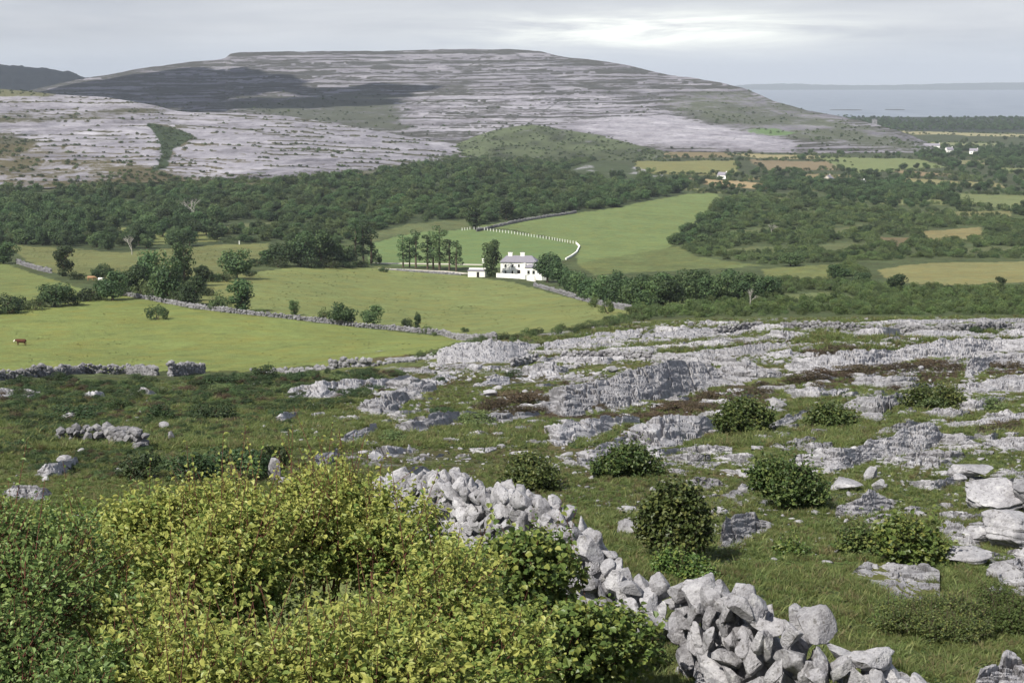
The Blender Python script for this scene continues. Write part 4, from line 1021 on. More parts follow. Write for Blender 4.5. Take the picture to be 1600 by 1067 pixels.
def crown_lobes(r, kind):
    L = []
    if kind == 'broad':
        for k in range(26):
            d = sphere_pts(r, 1)[0]
            c = np.array((0, 0, .50)) + d * np.array((.36, .36, .36)) * r.uniform(.5, 1)
            L.append((c, r.uniform(.13, .23) * np.array((1.05, 1.05, .8))))
    elif kind == 'oval':
        for k in range(20):
            z = r.uniform(.12, .90); w = .24 * math.sin(math.pi * (z - .08) / 1.0) ** .8
            th = r.uniform(0, 6.28); c = (math.cos(th) * w * r.uniform(.4, 1), math.sin(th) * w * r.uniform(.4, 1), z)
            L.append((np.array(c), r.uniform(.10, .17)))
    elif kind == 'thin':
        for k in range(15):
            z = .26 + .70 * (k / 14) + r.uniform(-.03, .03); w = .085 * (1.1 - .5 * z); th = r.uniform(0, 6.28)
            L.append((np.array((math.cos(th) * w, math.sin(th) * w, z)), r.uniform(.045, .085) * np.array((1, 1, .9))))
    elif kind == 'shrub':
        for k in range(14):
            th = r.uniform(0, 6.28); q = math.sqrt(r.random()) * .62; z = (.25 + .55 * r.random()) * (1.1 - q * .8)
            L.append((np.array((math.cos(th) * q, math.sin(th) * q, z)), r.uniform(.16, .28) * np.array((1.15, 1.15, .9))))
    return L
def trunk_arr(r, kind):
    parts = []
    if kind == 'thin':
        parts.append(tube_arr([(0, 0, -.03), (.005, .003, .35), (-.004, .006, .7), (0, 0, .95)], [.020, .016, .011, .004], 6))
        for k in range(6):
            z = r.uniform(.3, .8); th = r.uniform(0, 6.28)
            parts.append(tube_arr([(0, 0, z), (math.cos(th) * .05, math.sin(th) * .05, z + .05)], [.006, .003], 4))
    else:
        hz = .42 if kind == 'broad' else .6
        lean = r.normal(0, .02, 2)
        parts.append(tube_arr([(0, 0, -.04), (lean[0], lean[1], .15), (lean[0] * 1.5, lean[1] * 1.5, hz)], [.04, .03, .02], 7))
        for k in range(6):
            th = r.uniform(0, 6.28); z0 = r.uniform(.15, hz); L = r.uniform(.2, .34)
            parts.append(tube_arr([(lean[0], lean[1], z0), (math.cos(th) * L * .5, math.sin(th) * L * .5, z0 + .14), (math.cos(th) * L, math.sin(th) * L, z0 + .3)], [.016, .010, .004], 5))
    return join_arrays(parts)
TREE = {}
def tree_kind(key, kind, mat, seed, per, size, fill=(0.6, 1.08)):
    r = np.random.default_rng(seed)
    V, F, Tn = lobes_leaves(r, crown_lobes(r, kind), per, size, fill)
    me = mesh('crown', V, F, M[mat], False, {'tint': Tn})
    tm = None
    if kind != 'shrub':
        tv, tf = trunk_arr(r, kind); tm = mesh('trunk', tv, tf, M['bark'], True)
    else:
        parts = []
        for k in range(7):
            th = r.uniform(0, 6.28); q = r.uniform(.2, .6)
            parts.append(tube_arr([(0, 0, -.05), (math.cos(th) * q * .5, math.sin(th) * q * .5, .25), (math.cos(th) * q, math.sin(th) * q, .6)], [.02, .014, .006], 4))
        tv, tf = join_arrays(parts); tm = mesh('stems', tv, tf, M['bark'], True)
    TREE[key] = (me, tm, kind)
for k in range(4): tree_kind(f'broad{k}', 'broad', 'leaf_tree', 40 + k, 120, .056)
for k in range(2): tree_kind(f'oval{k}', 'oval', 'leaf_tree', 50 + k, 110, .052)
for k in range(3): tree_kind(f'thin{k}', 'thin', 'leaf_tree', 55 + k, 70, .030)
for k in range(3): tree_kind(f'shrub{k}', 'shrub', 'leaf_dark', 60 + k, 110, .075)
for k in range(3): tree_kind(f'scrub{k}', 'shrub', 'leaf_scrub', 65 + k, 110, .075)
for k in range(2): tree_kind(f'heather{k}', 'shrub', 'leaf_heather', 70 + k, 130, .060)
for k in range(2): tree_kind(f'bright{k}', 'shrub', 'leaf_bright', 80 + k, 120, .075)
for k in range(2): tree_kind(f'pale{k}', 'broad', 'leaf_scrub', 85 + k, 110, .056)
for k in range(2): tree_kind(f'rush{k}', 'shrub', 'leaf_rush', 90 + k, 70, .09)
tree_kind('darkoval', 'oval', 'leaf_dark', 75, 120, .05, (.3, 1.0))
NAMES = {'broad': 'broadleaf_tree', 'oval': 'broadleaf_tree', 'thin': 'slender_tree', 'shrub': 'shrub', 'scrub': 'shrub', 'heather': 'heather_clump', 'darkoval': 'broadleaf_tree', 'bright': 'shrub', 'pale': 'broadleaf_tree'}
CATS = {'broadleaf_tree': 'tree', 'slender_tree': 'tree', 'shrub': 'shrub', 'heather_clump': 'heather'}
tr = np.random.default_rng(99)
def plant(key, u, v, hpx, wpx, label, group, pos_=None, stand=None):
    """key, base point in the picture, size there; stands on the ground at its own distance"""
    base_key = key.rstrip('0123456789')
    me, tm, kind = TREE[key]
    x, d, z = pos_ if pos_ is not None else gnd(u, v)
    h = hpx * d / FPX; wd = wpx * d / FPX
    wn = {'broad': .98, 'oval': .66, 'thin': .24, 'shrub': 1.55, 'scrub': 1.55, 'heather': 1.55, 'darkoval': .66, 'bright': 1.55, 'pale': .98}[base_key]
    nm = NAMES[base_key]
    root = link(nm, None, loc=(x, d, z - 0.02 * h), rot=(0, 0, tr.uniform(0, 6.28)), scale=(wd / wn, wd / wn, h))
    tag(root, label, CATS[nm], group)
    link('crown' if kind != 'shrub' else 'foliage', me, root)
    if tm: link('trunk' if kind != 'shrub' else 'stems', tm, root)
    return root
# trees one can tell apart: (kind, base u, base v, height px, width px, label)
HEDGE = 'trees and bushes along the valley hedges'
for key, u, v, h, wd, lab in [
 ('broad0', 4, 412, 36, 44, 'dark tree at the left edge at the end of the short pale wall'),
 ('oval0', 102, 432, 44, 30, 'narrow dark tree standing alone in the rough upper left field'),
 ('shrub0', 121, 437, 15, 24, 'small dark bush right of the narrow dark tree'),
 ('shrub1', 0, 490, 36, 56, 'big dark bush at the left edge of the bright field'),
 ('shrub2', 30, 484, 26, 34, 'dark bush beside the big one at the left edge'),
 ('broad1', 85, 479, 38, 54, 'bushy spreading tree on the left hedge of the bright field'),
 ('shrub0', 135, 470, 22, 44, 'low dark hedge bush left of the tall tree clump'),
 ('broad2', 160, 437, 24, 34, 'flat topped small tree behind the left hedge'),
 ('broad3', 176, 469, 46, 46, 'rounded dark tree at the top corner of the bright field'),
 ('broad0', 212, 462, 52, 44, 'tall dark tree at the left of the big clump'),
 ('broad1', 238, 448, 60, 44, 'tall tree at the back of the big clump'),
 ('broad2', 262, 472, 70, 52, 'largest dark tree in front of the big clump'),
 ('oval1', 288, 448, 62, 34, 'pale feathery tree rising from the back of the big clump'),
 ('broad3', 303, 477, 46, 40, 'round dark tree on the wall at the right of the big clump'),
 ('broad0', 316, 440, 28, 30, 'small tree behind the right of the big clump'),
 ('scrub0', 330, 440, 18, 34, 'low scrub bush trailing right from the big clump'),
 ('shrub1', 245, 499, 27, 30, 'lone round bush out in the bright lower field'),
 ('scrub1', 345, 485, 30, 34, 'pale green bush on the field wall left of the dark tree'),
 ('oval0', 377, 486, 46, 42, 'dark pointed tree on the diagonal field wall'),
 ('broad1', 371, 436, 48, 48, 'dense dark tree at the upper left of the wide yellow field'),
 ('oval1', 460, 492, 21, 17, 'small upright bush on the field wall'),
 ('scrub2', 405, 490, 9, 20, 'tiny bush on the field wall left of the upright bush'),
 ('scrub0', 508, 503, 24, 22, 'pale bush beside the bigger one at mid wall'),
 ('broad2', 536, 508, 36, 40, 'biggest bushy tree on the middle of the field wall'),
 ('broad3', 583, 508, 32, 34, 'rounded small tree on the field wall right of middle'),
 ('shrub2', 638, 516, 23, 24, 'dark bush on the wall left of the finger shaped shrub'),
 ('darkoval', 653, 518, 28, 11, 'finger shaped upright shrub on the field wall'),
 ('scrub1', 666, 521, 14, 16, 'small bush right of the finger shaped shrub'),
 ('scrub2', 678, 525, 9, 10, 'tiny bush on the wall near its right end'),
 ('shrub0', 727, 519, 9, 12, 'lone little bush in the wide field above the wall end'),
 ('broad0', 420, 414, 26, 36, 'low tree at the left of the middle tree belt'),
 ('broad1', 442, 416, 38, 40, 'rounded tree in the left of the middle tree belt'),
 ('broad2', 470, 416, 54, 48, 'tall dark tree in the middle tree belt'),
 ('broad3', 502, 416, 58, 48, 'tallest dark tree of the middle belt'),
 ('broad0', 526, 416, 42, 40, 'dark rounded tree at the right of the middle belt'),
 ('broad2', 545, 417, 34, 30, 'low rounded tree at the end of the middle belt'),
 ('thin0', 556, 414, 62, 20, 'tallest slender tree at the left of the slender group'),
 ('thin1', 568, 413, 58, 20, 'second slender tree of the left slender group'),
 ('thin2', 580, 412, 48, 18, 'shorter slender tree at the drive start'),
 ('scrub0', 588, 412, 18, 18, 'small bush at the foot of the slender trees'),
 ('shrub1', 600, 425, 10, 14, 'dark bush below the drive'),
 ('thin0', 630, 418, 46, 15, 'slender tree at the left of the drive row'),
 ('thin1', 640, 418, 44, 14, 'slender tree with a gap halfway up beside the drive'),
 ('thin2', 650, 419, 54, 16, 'tall slender tree third along the drive'),
 ('thin1', 668, 421, 50, 17, 'slender tree at left of the right hand drive row'),
 ('thin2', 677, 421, 54, 17, 'slender tree in the right hand drive row'),
 ('thin0', 687, 422, 62, 21, 'tallest slender tree in the right hand drive row'),
 ('thin1', 702, 423, 46, 17, 'slender tree second from the right on the drive'),
 ('thin0', 713, 424, 44, 16, 'rightmost slender tree on the drive'),
 ('oval1', 767, 433, 52, 28, 'tree standing in front of the left end of white house'),
 ('broad1', 855, 441, 48, 42, 'spreading tree covering the right end of white house'),
 ('broad2', 874, 446, 40, 32, 'tree just right of the spreading house tree'),
 ('darkoval', 741, 358, 34, 26, 'very dark dense tree at the top of the lawn'),
 ('darkoval', 792, 344, 28, 24, 'very dark tree at the wood edge above the lawn'),
 ('shrub2', 1345, 443, 22, 34, 'bush at the left end of the pale right hand field'),
 ('broad0', 1400, 456, 30, 32, 'dark tree in front of the pale right hand field'),
 ('oval0', 1562, 454, 20, 16, 'small pointed tree right of the pale field edge'),
 ('shrub0', 1480, 456, 12, 22, 'low bush along the front of the pale field'),
 ('broad3', 1310, 436, 24, 34, 'rounded bush tree left of the pale right hand field'),
 ('broad1', 1235, 416, 22, 36, 'dark clump standing out in the right hand scrub'),
]: plant(key, u, v, h * 1.12, wd * 1.2, lab, HEDGE)
# the row of big trees running right from the house
ROW = [(890, 456, 36, 34), (905, 462, 40, 38), (922, 470, 38, 40), (938, 474, 46, 44), (955, 478, 50, 46), (972, 480, 44, 42), (990, 482, 50, 46), (1008, 482, 44, 42), (1026, 480, 54, 48), (1046, 480, 50, 44),
       (1066, 474, 52, 46), (1088, 470, 50, 46), (1108, 472, 44, 42), (1128, 472, 46, 44), (1150, 470, 48, 46), (1172, 470, 46, 44), (1192, 468, 40, 42), (1205, 462, 32, 36), (970, 462, 40, 40), (1000, 462, 36, 40), (1040, 462, 40, 44), (1090, 455, 36, 40), (1130, 456, 36, 40)]
for k, (u, v, h, wd) in enumerate(ROW):
    plant(f'broad{k % 4}', u, v, h * 1.1, wd * 1.15, 'dark rounded tree in the dense row running right from the white house', 'trees in the row right of the house')
# scatter inside outlines
def scatter(poly, n, mind, seed, accept=None):
    r = np.random.default_rng(seed); poly = np.array(poly, float); out = []
    lo = poly.min(0); hi = poly.max(0); tries = 0
    while len(out) < n and tries < n * 60:
        tries += 1
        p = lo + r.random(2) * (hi - lo)
        if not inpoly(p[:1], p[1:], poly)[0]: continue
        if accept is not None and not accept(*p): continue
        if any((p[0] - q[0]) ** 2 + ((p[1] - q[1]) * 2.2) ** 2 < mind ** 2 for q in out): continue
        out.append(tuple(p))
    return out
WOODF = [(-20, 330), (60, 325), (180, 330), (330, 340), (350, 372), (300, 386), (200, 394), (60, 386), (-20, 384)]
for k, (u, v) in enumerate(scatter(WOODF, 90, 9, 1)):
    plant(f'broad{k % 4}', u, v, tr.uniform(24, 38), tr.uniform(24, 36), 'dark round crowned tree in the front edge of the left wood', 'trees at the front of the left wood')
EDGEW = [(880, 330), (960, 324), (1060, 303), (1078, 292), (1060, 286), (960, 306), (880, 314), (760, 334), (740, 350), (830, 338)]
for k, (u, v) in enumerate(scatter(EDGEW, 60, 8, 2)):
    plant(f'broad{k % 4}', u, v, tr.uniform(14, 22), tr.uniform(17, 26), 'dark tree in the lower edge of the wood above the upper meadow', 'trees at the wood edge above the meadow')
MEADOW = [(1040, 388), (1090, 345), (1130, 318), (1180, 325), (1130, 350), (1090, 392)]
for k, (u, v) in enumerate(scatter(MEADOW, 30, 9, 3)):
    plant(f'broad{k % 4}', u, v, tr.uniform(12, 20), tr.uniform(16, 28), 'dark scrub tree at the right edge of the upper meadow', 'scrub trees right of the upper meadow')
BANK = [(660, 556), (720, 540), (800, 526), (880, 514), (960, 498), (1010, 488), (1030, 496), (960, 510), (880, 523), (780, 537), (690, 558), (640, 566)]
for k, (u, v) in enumerate(scatter(BANK, 46, 8, 4)):
    plant(f'scrub{k % 3}', u, v, tr.uniform(8, 15), tr.uniform(16, 30), 'low green bush on the bank between the wide field and the stony slope', 'bushes on the bank above the fields')
for k, (u, v) in enumerate([(930, 480), (950, 490), (985, 492), (1010, 498), (1040, 496), (1075, 490), (1105, 492), (1140, 490), (1180, 488), (1220, 486), (1260, 490)]):
    plant(f'bright{k % 2}', u, v, tr.uniform(16, 26), tr.uniform(24, 36), 'bright green bushy tree below the dark tree row', 'bright bushes below the tree row')
LEFTSLOPE = [(0, 598), (250, 592), (400, 588), (640, 578), (560, 610), (440, 620), (420, 655), (300, 672), (150, 670), (0, 680)]
for k, (u, v) in enumerate(scatter(LEFTSLOPE, 125, 14, 5)):
    key = ['shrub0', 'scrub1', 'shrub2', 'heather0', 'scrub2'][k % 5]
    plant(key, u, v, tr.uniform(8, 15), tr.uniform(20, 48), ('brown low heather clump' if 'heather' in key else 'green low shrub' if 'scrub' in key else 'dark green low shrub') + ' on the slope below the lower field wall', 'low shrubs on the left slope')
for key, u, v, h, wd, lab in [
 ('shrub0', 408, 590, 27, 46, 'dark green mound bush on the wall at the field foot'),
 ('shrub1', 92, 592, 17, 20, 'dark bush growing through the lower field wall'),
 ('shrub2', 345, 600, 20, 60, 'dark low bush left of the mound bush at the field foot'),
 ('shrub0', 460, 592, 16, 50, 'dark low bush right of the mound bush at the field foot'),
 ('shrub1', 115, 653, 26, 96, 'wide dark bush in the left hollow'),
 ('shrub2', 185, 640, 22, 44, 'round dark bush right of the wide dark bush'),
 ('shrub0', 250, 655, 30, 60, 'dark bush above the small outcrop in the hollow'),
 ('shrub1', 330, 655, 34, 76, 'large dark green bush in the middle of the left slope'),
 ('shrub2', 215, 748, 58, 96, 'dark leafy thicket left of the standing stone'),
 ('shrub0', 300, 750, 62, 110, 'dark middle part of the thicket left of the standing stone'),
 ('shrub1', 368, 750, 72, 110, 'tall dark thicket just behind the standing stone'),
 ('shrub2', 428, 744, 66, 60, 'dark rounded bush behind the right of the standing stone'),
 ('shrub0', 20, 700, 16, 60, 'low dark bush at the left edge above the flat slab'),
 ('shrub1', 70, 690, 14, 40, 'low dark bush left of the fallen wall line'),
 ('shrub2', 685, 598, 14, 30, 'dark bush on the pavement right of the three climbing rocks'),
 ('scrub0', 612, 690, 22, 60, 'green bush between the grey humps'),
 ('scrub1', 750, 665, 26, 70, 'green bush below the brown heather mound'),
 ('shrub0', 800, 590, 16, 36, 'dark bush on the narrow grey pavement'),
 ('shrub1', 985, 600, 16, 30, 'dark bush at the left of the longest ledge'),
 ('shrub2', 1165, 510, 10, 14, 'dark bush on the slope crest'),
 ('shrub0', 1390, 540, 14, 18, 'dark bush on the ledge at the right'),
 ('shrub1', 1525, 520, 14, 22, 'dark bush near the slope crest at the right'),
 ('scrub2', 1460, 640, 34, 70, 'leafy green bush below the low flat shelf'),
 ('scrub0', 1540, 640, 26, 80, 'wide green bush at the right below the shelf'),
 ('shrub1', 690, 648, 18, 40, 'dark bush above the smooth grey hump'),
]: plant(key, u, v, h, wd, lab, 'bushes on the stony slope')
HEATH_AT = [(765, 640, 20, 70), (800, 632, 26, 90), (840, 628, 22, 60), (825, 645, 14, 70), (930, 600, 10, 40), (1100, 640, 14, 80), (1130, 625, 18, 90), (1170, 618, 16, 90), (1205, 606, 14, 60), (1060, 640, 14, 70), (1020, 652, 14, 70), (1260, 595, 18, 80),
            (1300, 588, 16, 80), (1340, 582, 14, 80), (1400, 578, 16, 70), (1450, 572, 14, 70), (1280, 553, 12, 70), (1320, 548, 12, 60), (1570, 575, 16, 70), (1490, 580, 14, 60), (1410, 610, 12, 50), (1560, 668, 10, 70), (1290, 605, 12, 50), (960, 655, 12, 60), (690, 640, 12, 40), (1240, 600, 12, 40), (885, 602, 10, 26), (940, 640, 12, 30)]
for k, (u, v, h, wd) in enumerate(HEATH_AT):
    plant(f'heather{k % 2}', u, v, h, wd, 'low clump of dark red brown heather on the stony slope', 'heather clumps on the stony slope')

# ------------------------------------------------------------------ masses nobody could count: instances on points
def lib(name, objs):
    c = bpy.data.collections.new(name)
    for o in objs: c.objects.link(o)
    return c
def cloud_of(name, P, sc, rz, vi, coll, label=None):
    me = mesh(name, P, np.zeros((0, 3), int), None)
    for an, tp, val in (('sc', 'FLOAT_VECTOR', sc), ('rz', 'FLOAT', rz), ('vi', 'INT', vi)):
        a = me.attributes.new(an, tp, 'POINT')
        a.data.foreach_set('vector' if tp == 'FLOAT_VECTOR' else 'value', np.asarray(val, np.int32 if tp == 'INT' else np.float32).ravel())
    o = link(name, me)
    ng = bpy.data.node_groups.new(name, 'GeometryNodeTree')
    ng.interface.new_socket('Geometry', in_out='INPUT', socket_type='NodeSocketGeometry'); ng.interface.new_socket('Geometry', in_out='OUTPUT', socket_type='NodeSocketGeometry')
    n = ng.nodes; l = ng.links
    gi = n.new('NodeGroupInput'); go = n.new('NodeGroupOutput'); io = n.new('GeometryNodeInstanceOnPoints'); ci = n.new('GeometryNodeCollectionInfo')
    ci.inputs['Collection'].default_value = coll; ci.inputs['Separate Children'].default_value = True; ci.inputs['Reset Children'].default_value = True
    def na(nm, tp):
        q = n.new('GeometryNodeInputNamedAttribute'); q.data_type = tp; q.inputs[0].default_value = nm; return q.outputs['Attribute']
    l.new(gi.outputs[0], io.inputs['Points']); l.new(ci.outputs[0], io.inputs['Instance']); io.inputs['Pick Instance'].default_value = True
    l.new(na('vi', 'INT'), io.inputs['Instance Index']); l.new(na('sc', 'FLOAT_VECTOR'), io.inputs['Scale'])
    cx = n.new('ShaderNodeCombineXYZ'); l.new(na('rz', 'FLOAT'), cx.inputs[2])
    l.new(cx.outputs[0], io.inputs['Rotation']); l.new(io.outputs[0], go.inputs[0])
    md = o.modifiers.new('spread', 'NODES'); md.node_group = ng
    return tag(o, label, None, None, 'stuff')
def uobj(name, me): return bpy.data.objects.new(name, me)
WOODLIB = lib('wood_plants', [uobj(f'a{k}', TREE[f'broad{k}'][0]) for k in range(4)])
SCRUBLIB = lib('scrub_plants', [uobj(f'b{k}', TREE[q][0]) for k, q in enumerate(['scrub0', 'scrub1', 'shrub2', 'scrub2'])])
MIXLIB = lib('wood_mix', [uobj(f'c{k}', TREE[q][0]) for k, q in enumerate(['broad0', 'broad1', 'broad2', 'broad3', 'pale0', 'pale1'])])
MIXSCRUB = lib('scrub_mix', [uobj(f'd{k}', TREE[q][0]) for k, q in enumerate(['scrub0', 'scrub1', 'shrub2', 'scrub2', 'bright0'])])
BRIGHTLIB = lib('bright_mix', [uobj(f'e{k}', TREE[q][0]) for k, q in enumerate(['bright0', 'bright1', 'scrub2', 'scrub1'])])
def spread(poly, n, seed, accept=None):
    r = np.random.default_rng(seed); poly = np.array(poly, float); lo = poly.min(0); hi = poly.max(0)
    p = lo + r.random((n * 6, 2)) * (hi - lo); p = p[inpoly(p[:, 0], p[:, 1], poly)]
    if accept is not None: p = p[accept(p[:, 0], p[:, 1])]
    return p[:n]
def place(p, lo=None):
    a, s = pix_as(p[:, 0], p[:, 1]); d = gndD(p[:, 0], p[:, 1])
    return np.stack([a * d, d, H(a * d, d)], -1)
def mass(name, polys, hpx, wpx, coll, nvar, seed, label, wn, accept=None, hm=None):
    r = np.random.default_rng(seed)
    p = np.concatenate([spread(q, n, seed + i, accept) for i, (q, n) in enumerate(polys)])
    P = place(p); n = len(P); px = P[:, 1] / FPX
    if hm is None:
        h = r.uniform(*hpx, n) * px; wd = r.uniform(*wpx, n) * px
    else:
        h = r.uniform(*hm, n); wd = h * r.uniform(0.9, 1.5, n)
    sc = np.stack([wd / wn, wd / wn, h], -1); P[:, 2] -= 0.05 * h
    return cloud_of(name, P, sc, r.uniform(0, 6.28, n), r.integers(0, nvar, n), coll, label)
infield = lambda u, v: ~np.any([inpoly(u, v + 2.0, f) for f, _, _ in FIELDS if np.mean([q[1] for q in f]) > 200], axis=0)
W1A = [(-60, 292), (100, 300), (270, 296), (400, 288), (560, 280), (640, 268), (720, 262), (870, 262), (890, 276), (1030, 285), (1085, 290), (1060, 303), (960, 324), (850, 337), (740, 354), (640, 366), (560, 378), (420, 384), (340, 382), (345, 360), (230, 352), (170, 360), (200, 392), (60, 384), (-60, 382)]
mass('distant_wood', [(W1A, 1250)], (9, 22), (14, 28), MIXLIB, 6, 201, 'dense dark green wood filling the valley floor', .98, infield)
UNDER = mass('wood_scrub', [(W1A, 900)], (6, 13), (12, 22), SCRUBLIB, 4, 209, 'paler scrub between the trees of the wood', 1.55, infield)
W1B = [(690, 246), (780, 240), (880, 240), (930, 252), (890, 262), (810, 268), (700, 270), (560, 282), (600, 268)]
mass('hillside_scrub', [(W1B, 420), ([(-60, 272), (250, 268), (420, 268), (560, 268), (560, 282), (250, 296), (-60, 294)], 500), ([(660, 246), (760, 205), (830, 197), (900, 206), (1060, 244), (880, 256)], 0)], (5, 11), (9, 18), SCRUBLIB, 4, 203, 'patchy green scrub between the wood and the limestone spur', 1.55)
W2 = [(1125, 318), (1160, 306), (1260, 312), (1350, 322), (1480, 340), (1620, 342), (1620, 404), (1440, 404), (1330, 409), (1200, 414), (1090, 402), (1045, 390), (1085, 352)]
mass('hazel_scrub', [(W2, 1350)], (6, 15), (12, 24), MIXSCRUB, 5, 205, 'tangled green hazel scrub over the valley floor at right', 1.55, infield)
mass('bright_scrub', [([(1000, 472), (1200, 440), (1300, 442), (1400, 452), (1620, 452), (1620, 492), (1300, 492), (1060, 497), (990, 490)], 900), ([(1210, 416), (1330, 412), (1350, 430), (1260, 440)], 60)], (8, 17), (14, 26), BRIGHTLIB, 4, 206, 'bright green bushes along the foot of the stony slope', 1.55, infield)
LOW = [(1050, 262), (1160, 236), (1300, 235), (1450, 222), (1620, 216), (1620, 340), (1480, 332), (1300, 318), (1130, 305), (1080, 296)]
mass('lowland_trees', [(LOW, 420), ([(1180, 282), (1300, 285), (1400, 290), (1480, 300), (1500, 318), (1380, 318), (1290, 300), (1200, 296)], 420), ([(1310, 181), (1400, 185), (1620, 183), (1620, 204), (1400, 203), (1350, 198)], 900), ([(1430, 228), (1620, 232), (1620, 262), (1480, 262), (1420, 248)], 300)], None, None, WOODLIB, 4, 207, 'dark lowland trees and thickets between the far fields', .98, infield, hm=(3.5, 8.0))
# hedges of the patchwork, thin dark lines of bushes
hp = []
rh = np.random.default_rng(11)
for f, _, _ in FIELDS:
    cv = np.mean([q[1] for q in f]); cu = np.mean([q[0] for q in f])
    if cv > 345 or cu < 850: continue
    for i in range(len(f)):
        a = np.array(f[i], float); b = np.array(f[(i + 1) % len(f)], float); n = int(np.hypot(*(b - a)) / 5.5)
        for k in range(n):
            if rh.random() < 0.72: hp.append(a + (b - a) * (k + rh.random()) / max(n, 1) + rh.normal(0, .5, 2))
hp = np.array(hp); hp = hp[(hp[:, 0] < 1650) & (hp[:, 1] > 186)]
PH = place(hp); hh = rh.uniform(1.8, 5.0, len(PH)); hh = np.where(rh.random(len(PH)) < .12, hh * 1.8, hh)
cloud_of('field_hedges', PH, np.stack([hh * .9, hh * .9, hh], -1), rh.uniform(0, 6.28, len(PH)), rh.integers(0, 4, len(PH)), SCRUBLIB, 'dark hedges between the small lowland fields')

# scrub on the hills themselves
def hill_scrub(name, hill_, n, seed, hm, label, thr=.62, want=None):
    r = np.random.default_rng(seed); P, u, v, g = HILLS[hill_]; P = P.reshape(-1, 3); g = g.ravel(); u = u.ravel(); v = v.ravel()
    ok = (g > thr) & (u > -40) & (u < 1640)
    if want is not None: ok &= want(u, v)
    idx = np.flatnonzero(ok)
    # even spread over the picture: hill rows are evenly spaced there
    idx = r.choice(idx, min(n, len(idx)), replace=False); Q = P[idx]; h = r.uniform(*hm, len(idx))
    cloud_of(name, Q, np.stack([h * .8, h * .8, h * .75], -1), r.uniform(0, 6.28, len(idx)), r.integers(0, 4, len(idx)), SCRUBLIB, label)
hill_scrub('mound_scrub', 'green_mound', 700, 1, (1.2, 4.0), 'scrub on the green mound below the hill', .55)
hill_scrub('spur_scrub', 'limestone_spur', 1500, 2, (1.2, 3.6), 'dark bushes and scrub on the limestone spur', .62)
hill_scrub('hill_scrub', 'limestone_hill', 1500, 3, (1.5, 4.5), 'scrub on the green flank of the limestone hill', .66, lambda u, v: (v > 140) & ((u > 980) | (v > 130)))
ro = np.random.default_rng(55); cnt = 0
ROCKPOLY0 = [np.array(q[0], float) for q in OUT_NEAR + OUT_MID]
for (u, v) in scatter([(650, 575), (720, 545), (900, 522), (1050, 506), (1620, 500), (1620, 600), (1250, 640), (1000, 660), (760, 640), (560, 690), (480, 640)], 80, 26, 68, lambda u, v: not any(inpoly(np.array([u]), np.array([v]), q)[0] for q in ROCKPOLY0)):
    wpx = ro.uniform(40, 130) * (0.75 if v > 600 else 1); hp_ = wpx * ro.uniform(.10, .2); th = np.linspace(0, 2 * np.pi, 14, endpoint=False) + ro.uniform(0, .5); sk = ro.uniform(-.1, .6)
    rr = ro.uniform(.5, 1.15, 14); pl = [(u + wpx * .5 * a * math.cos(t_) - sk * 2 * hp_ * a * math.sin(t_), v + hp_ * .5 * a * math.sin(t_)) for a, t_ in zip(rr, th)]
    outcrop(pl, 'flat strip of broken grey pavement in the turf of the stony slope', 4.0, steps=2, seed=3000 + 7 * cnt, group='broken pavement strips in the turf', name='low_rock', **MID); cnt += 1
for (u, v) in scatter([(880, 690), (1000, 705), (1180, 690), (1300, 670), (1620, 610), (1640, 900), (1500, 900), (1470, 800), (1400, 740), (1250, 750), (1090, 790), (1060, 740), (900, 745)], 46, 30, 69, lambda u, v: not any(inpoly(np.array([u]), np.array([v]), q)[0] for q in ROCKPOLY0)):
    wpx = ro.uniform(40, 105); hp_ = wpx * ro.uniform(.16, .30); th = np.linspace(0, 2 * np.pi, 14, endpoint=False) + ro.uniform(0, .5); sk = ro.uniform(-.1, .5)
    rr = ro.uniform(.5, 1.15, 14); pl = [(u + wpx * .5 * a * math.cos(t_) - sk * 2 * hp_ * a * math.sin(t_), v + hp_ * .5 * a * math.sin(t_)) for a, t_ in zip(rr, th)]
    outcrop(pl, 'flat cracked slab of pale limestone lying in the right hand turf', 2.6, steps=3, seed=4000 + 7 * cnt, group='flat limestone slabs in the right hand turf', name='low_rock', cell=(.8, .3), rough=.075, groove=.15, bed=.26); cnt += 1
# small rocks breaking through the turf of the slope
for (u, v) in scatter([(640, 600), (760, 565), (900, 545), (1050, 530), (1620, 535), (1620, 700), (1500, 720), (1250, 690), (1180, 720), (1080, 740), (900, 745), (760, 720), (560, 715)], 120, 17, 66, lambda u, v: not any(inpoly(np.array([u]), np.array([v]), q)[0] for q in ROCKPOLY0) and float(fbm(np.array([u / 110.]), np.array([v / 40.]), 2, 67)[0]) > -.25):
    wpx = ro.uniform(14, 46) ; hp_ = wpx * ro.uniform(.16, .34); th = np.linspace(0, 2 * np.pi, 9, endpoint=False) + ro.uniform(0, .5); sk = ro.uniform(-.25, .25)
    rr = ro.uniform(.65, 1.1, 9); pl = [(u + wpx * .5 * a * math.cos(t_) - sk * 2 * hp_ * a * math.sin(t_), v + hp_ * .5 * a * math.sin(t_)) for a, t_ in zip(rr, th)]
    kw = MID if v < 650 else dict(cell=(1.0, .36), rough=.09, groove=.16, bed=.32)
    outcrop(pl, 'small low grey rock breaking through the turf of the stony slope', 3.0, steps=2, seed=2000 + 7 * cnt, group='small rocks in the turf', name='low_rock', **kw); cnt += 1

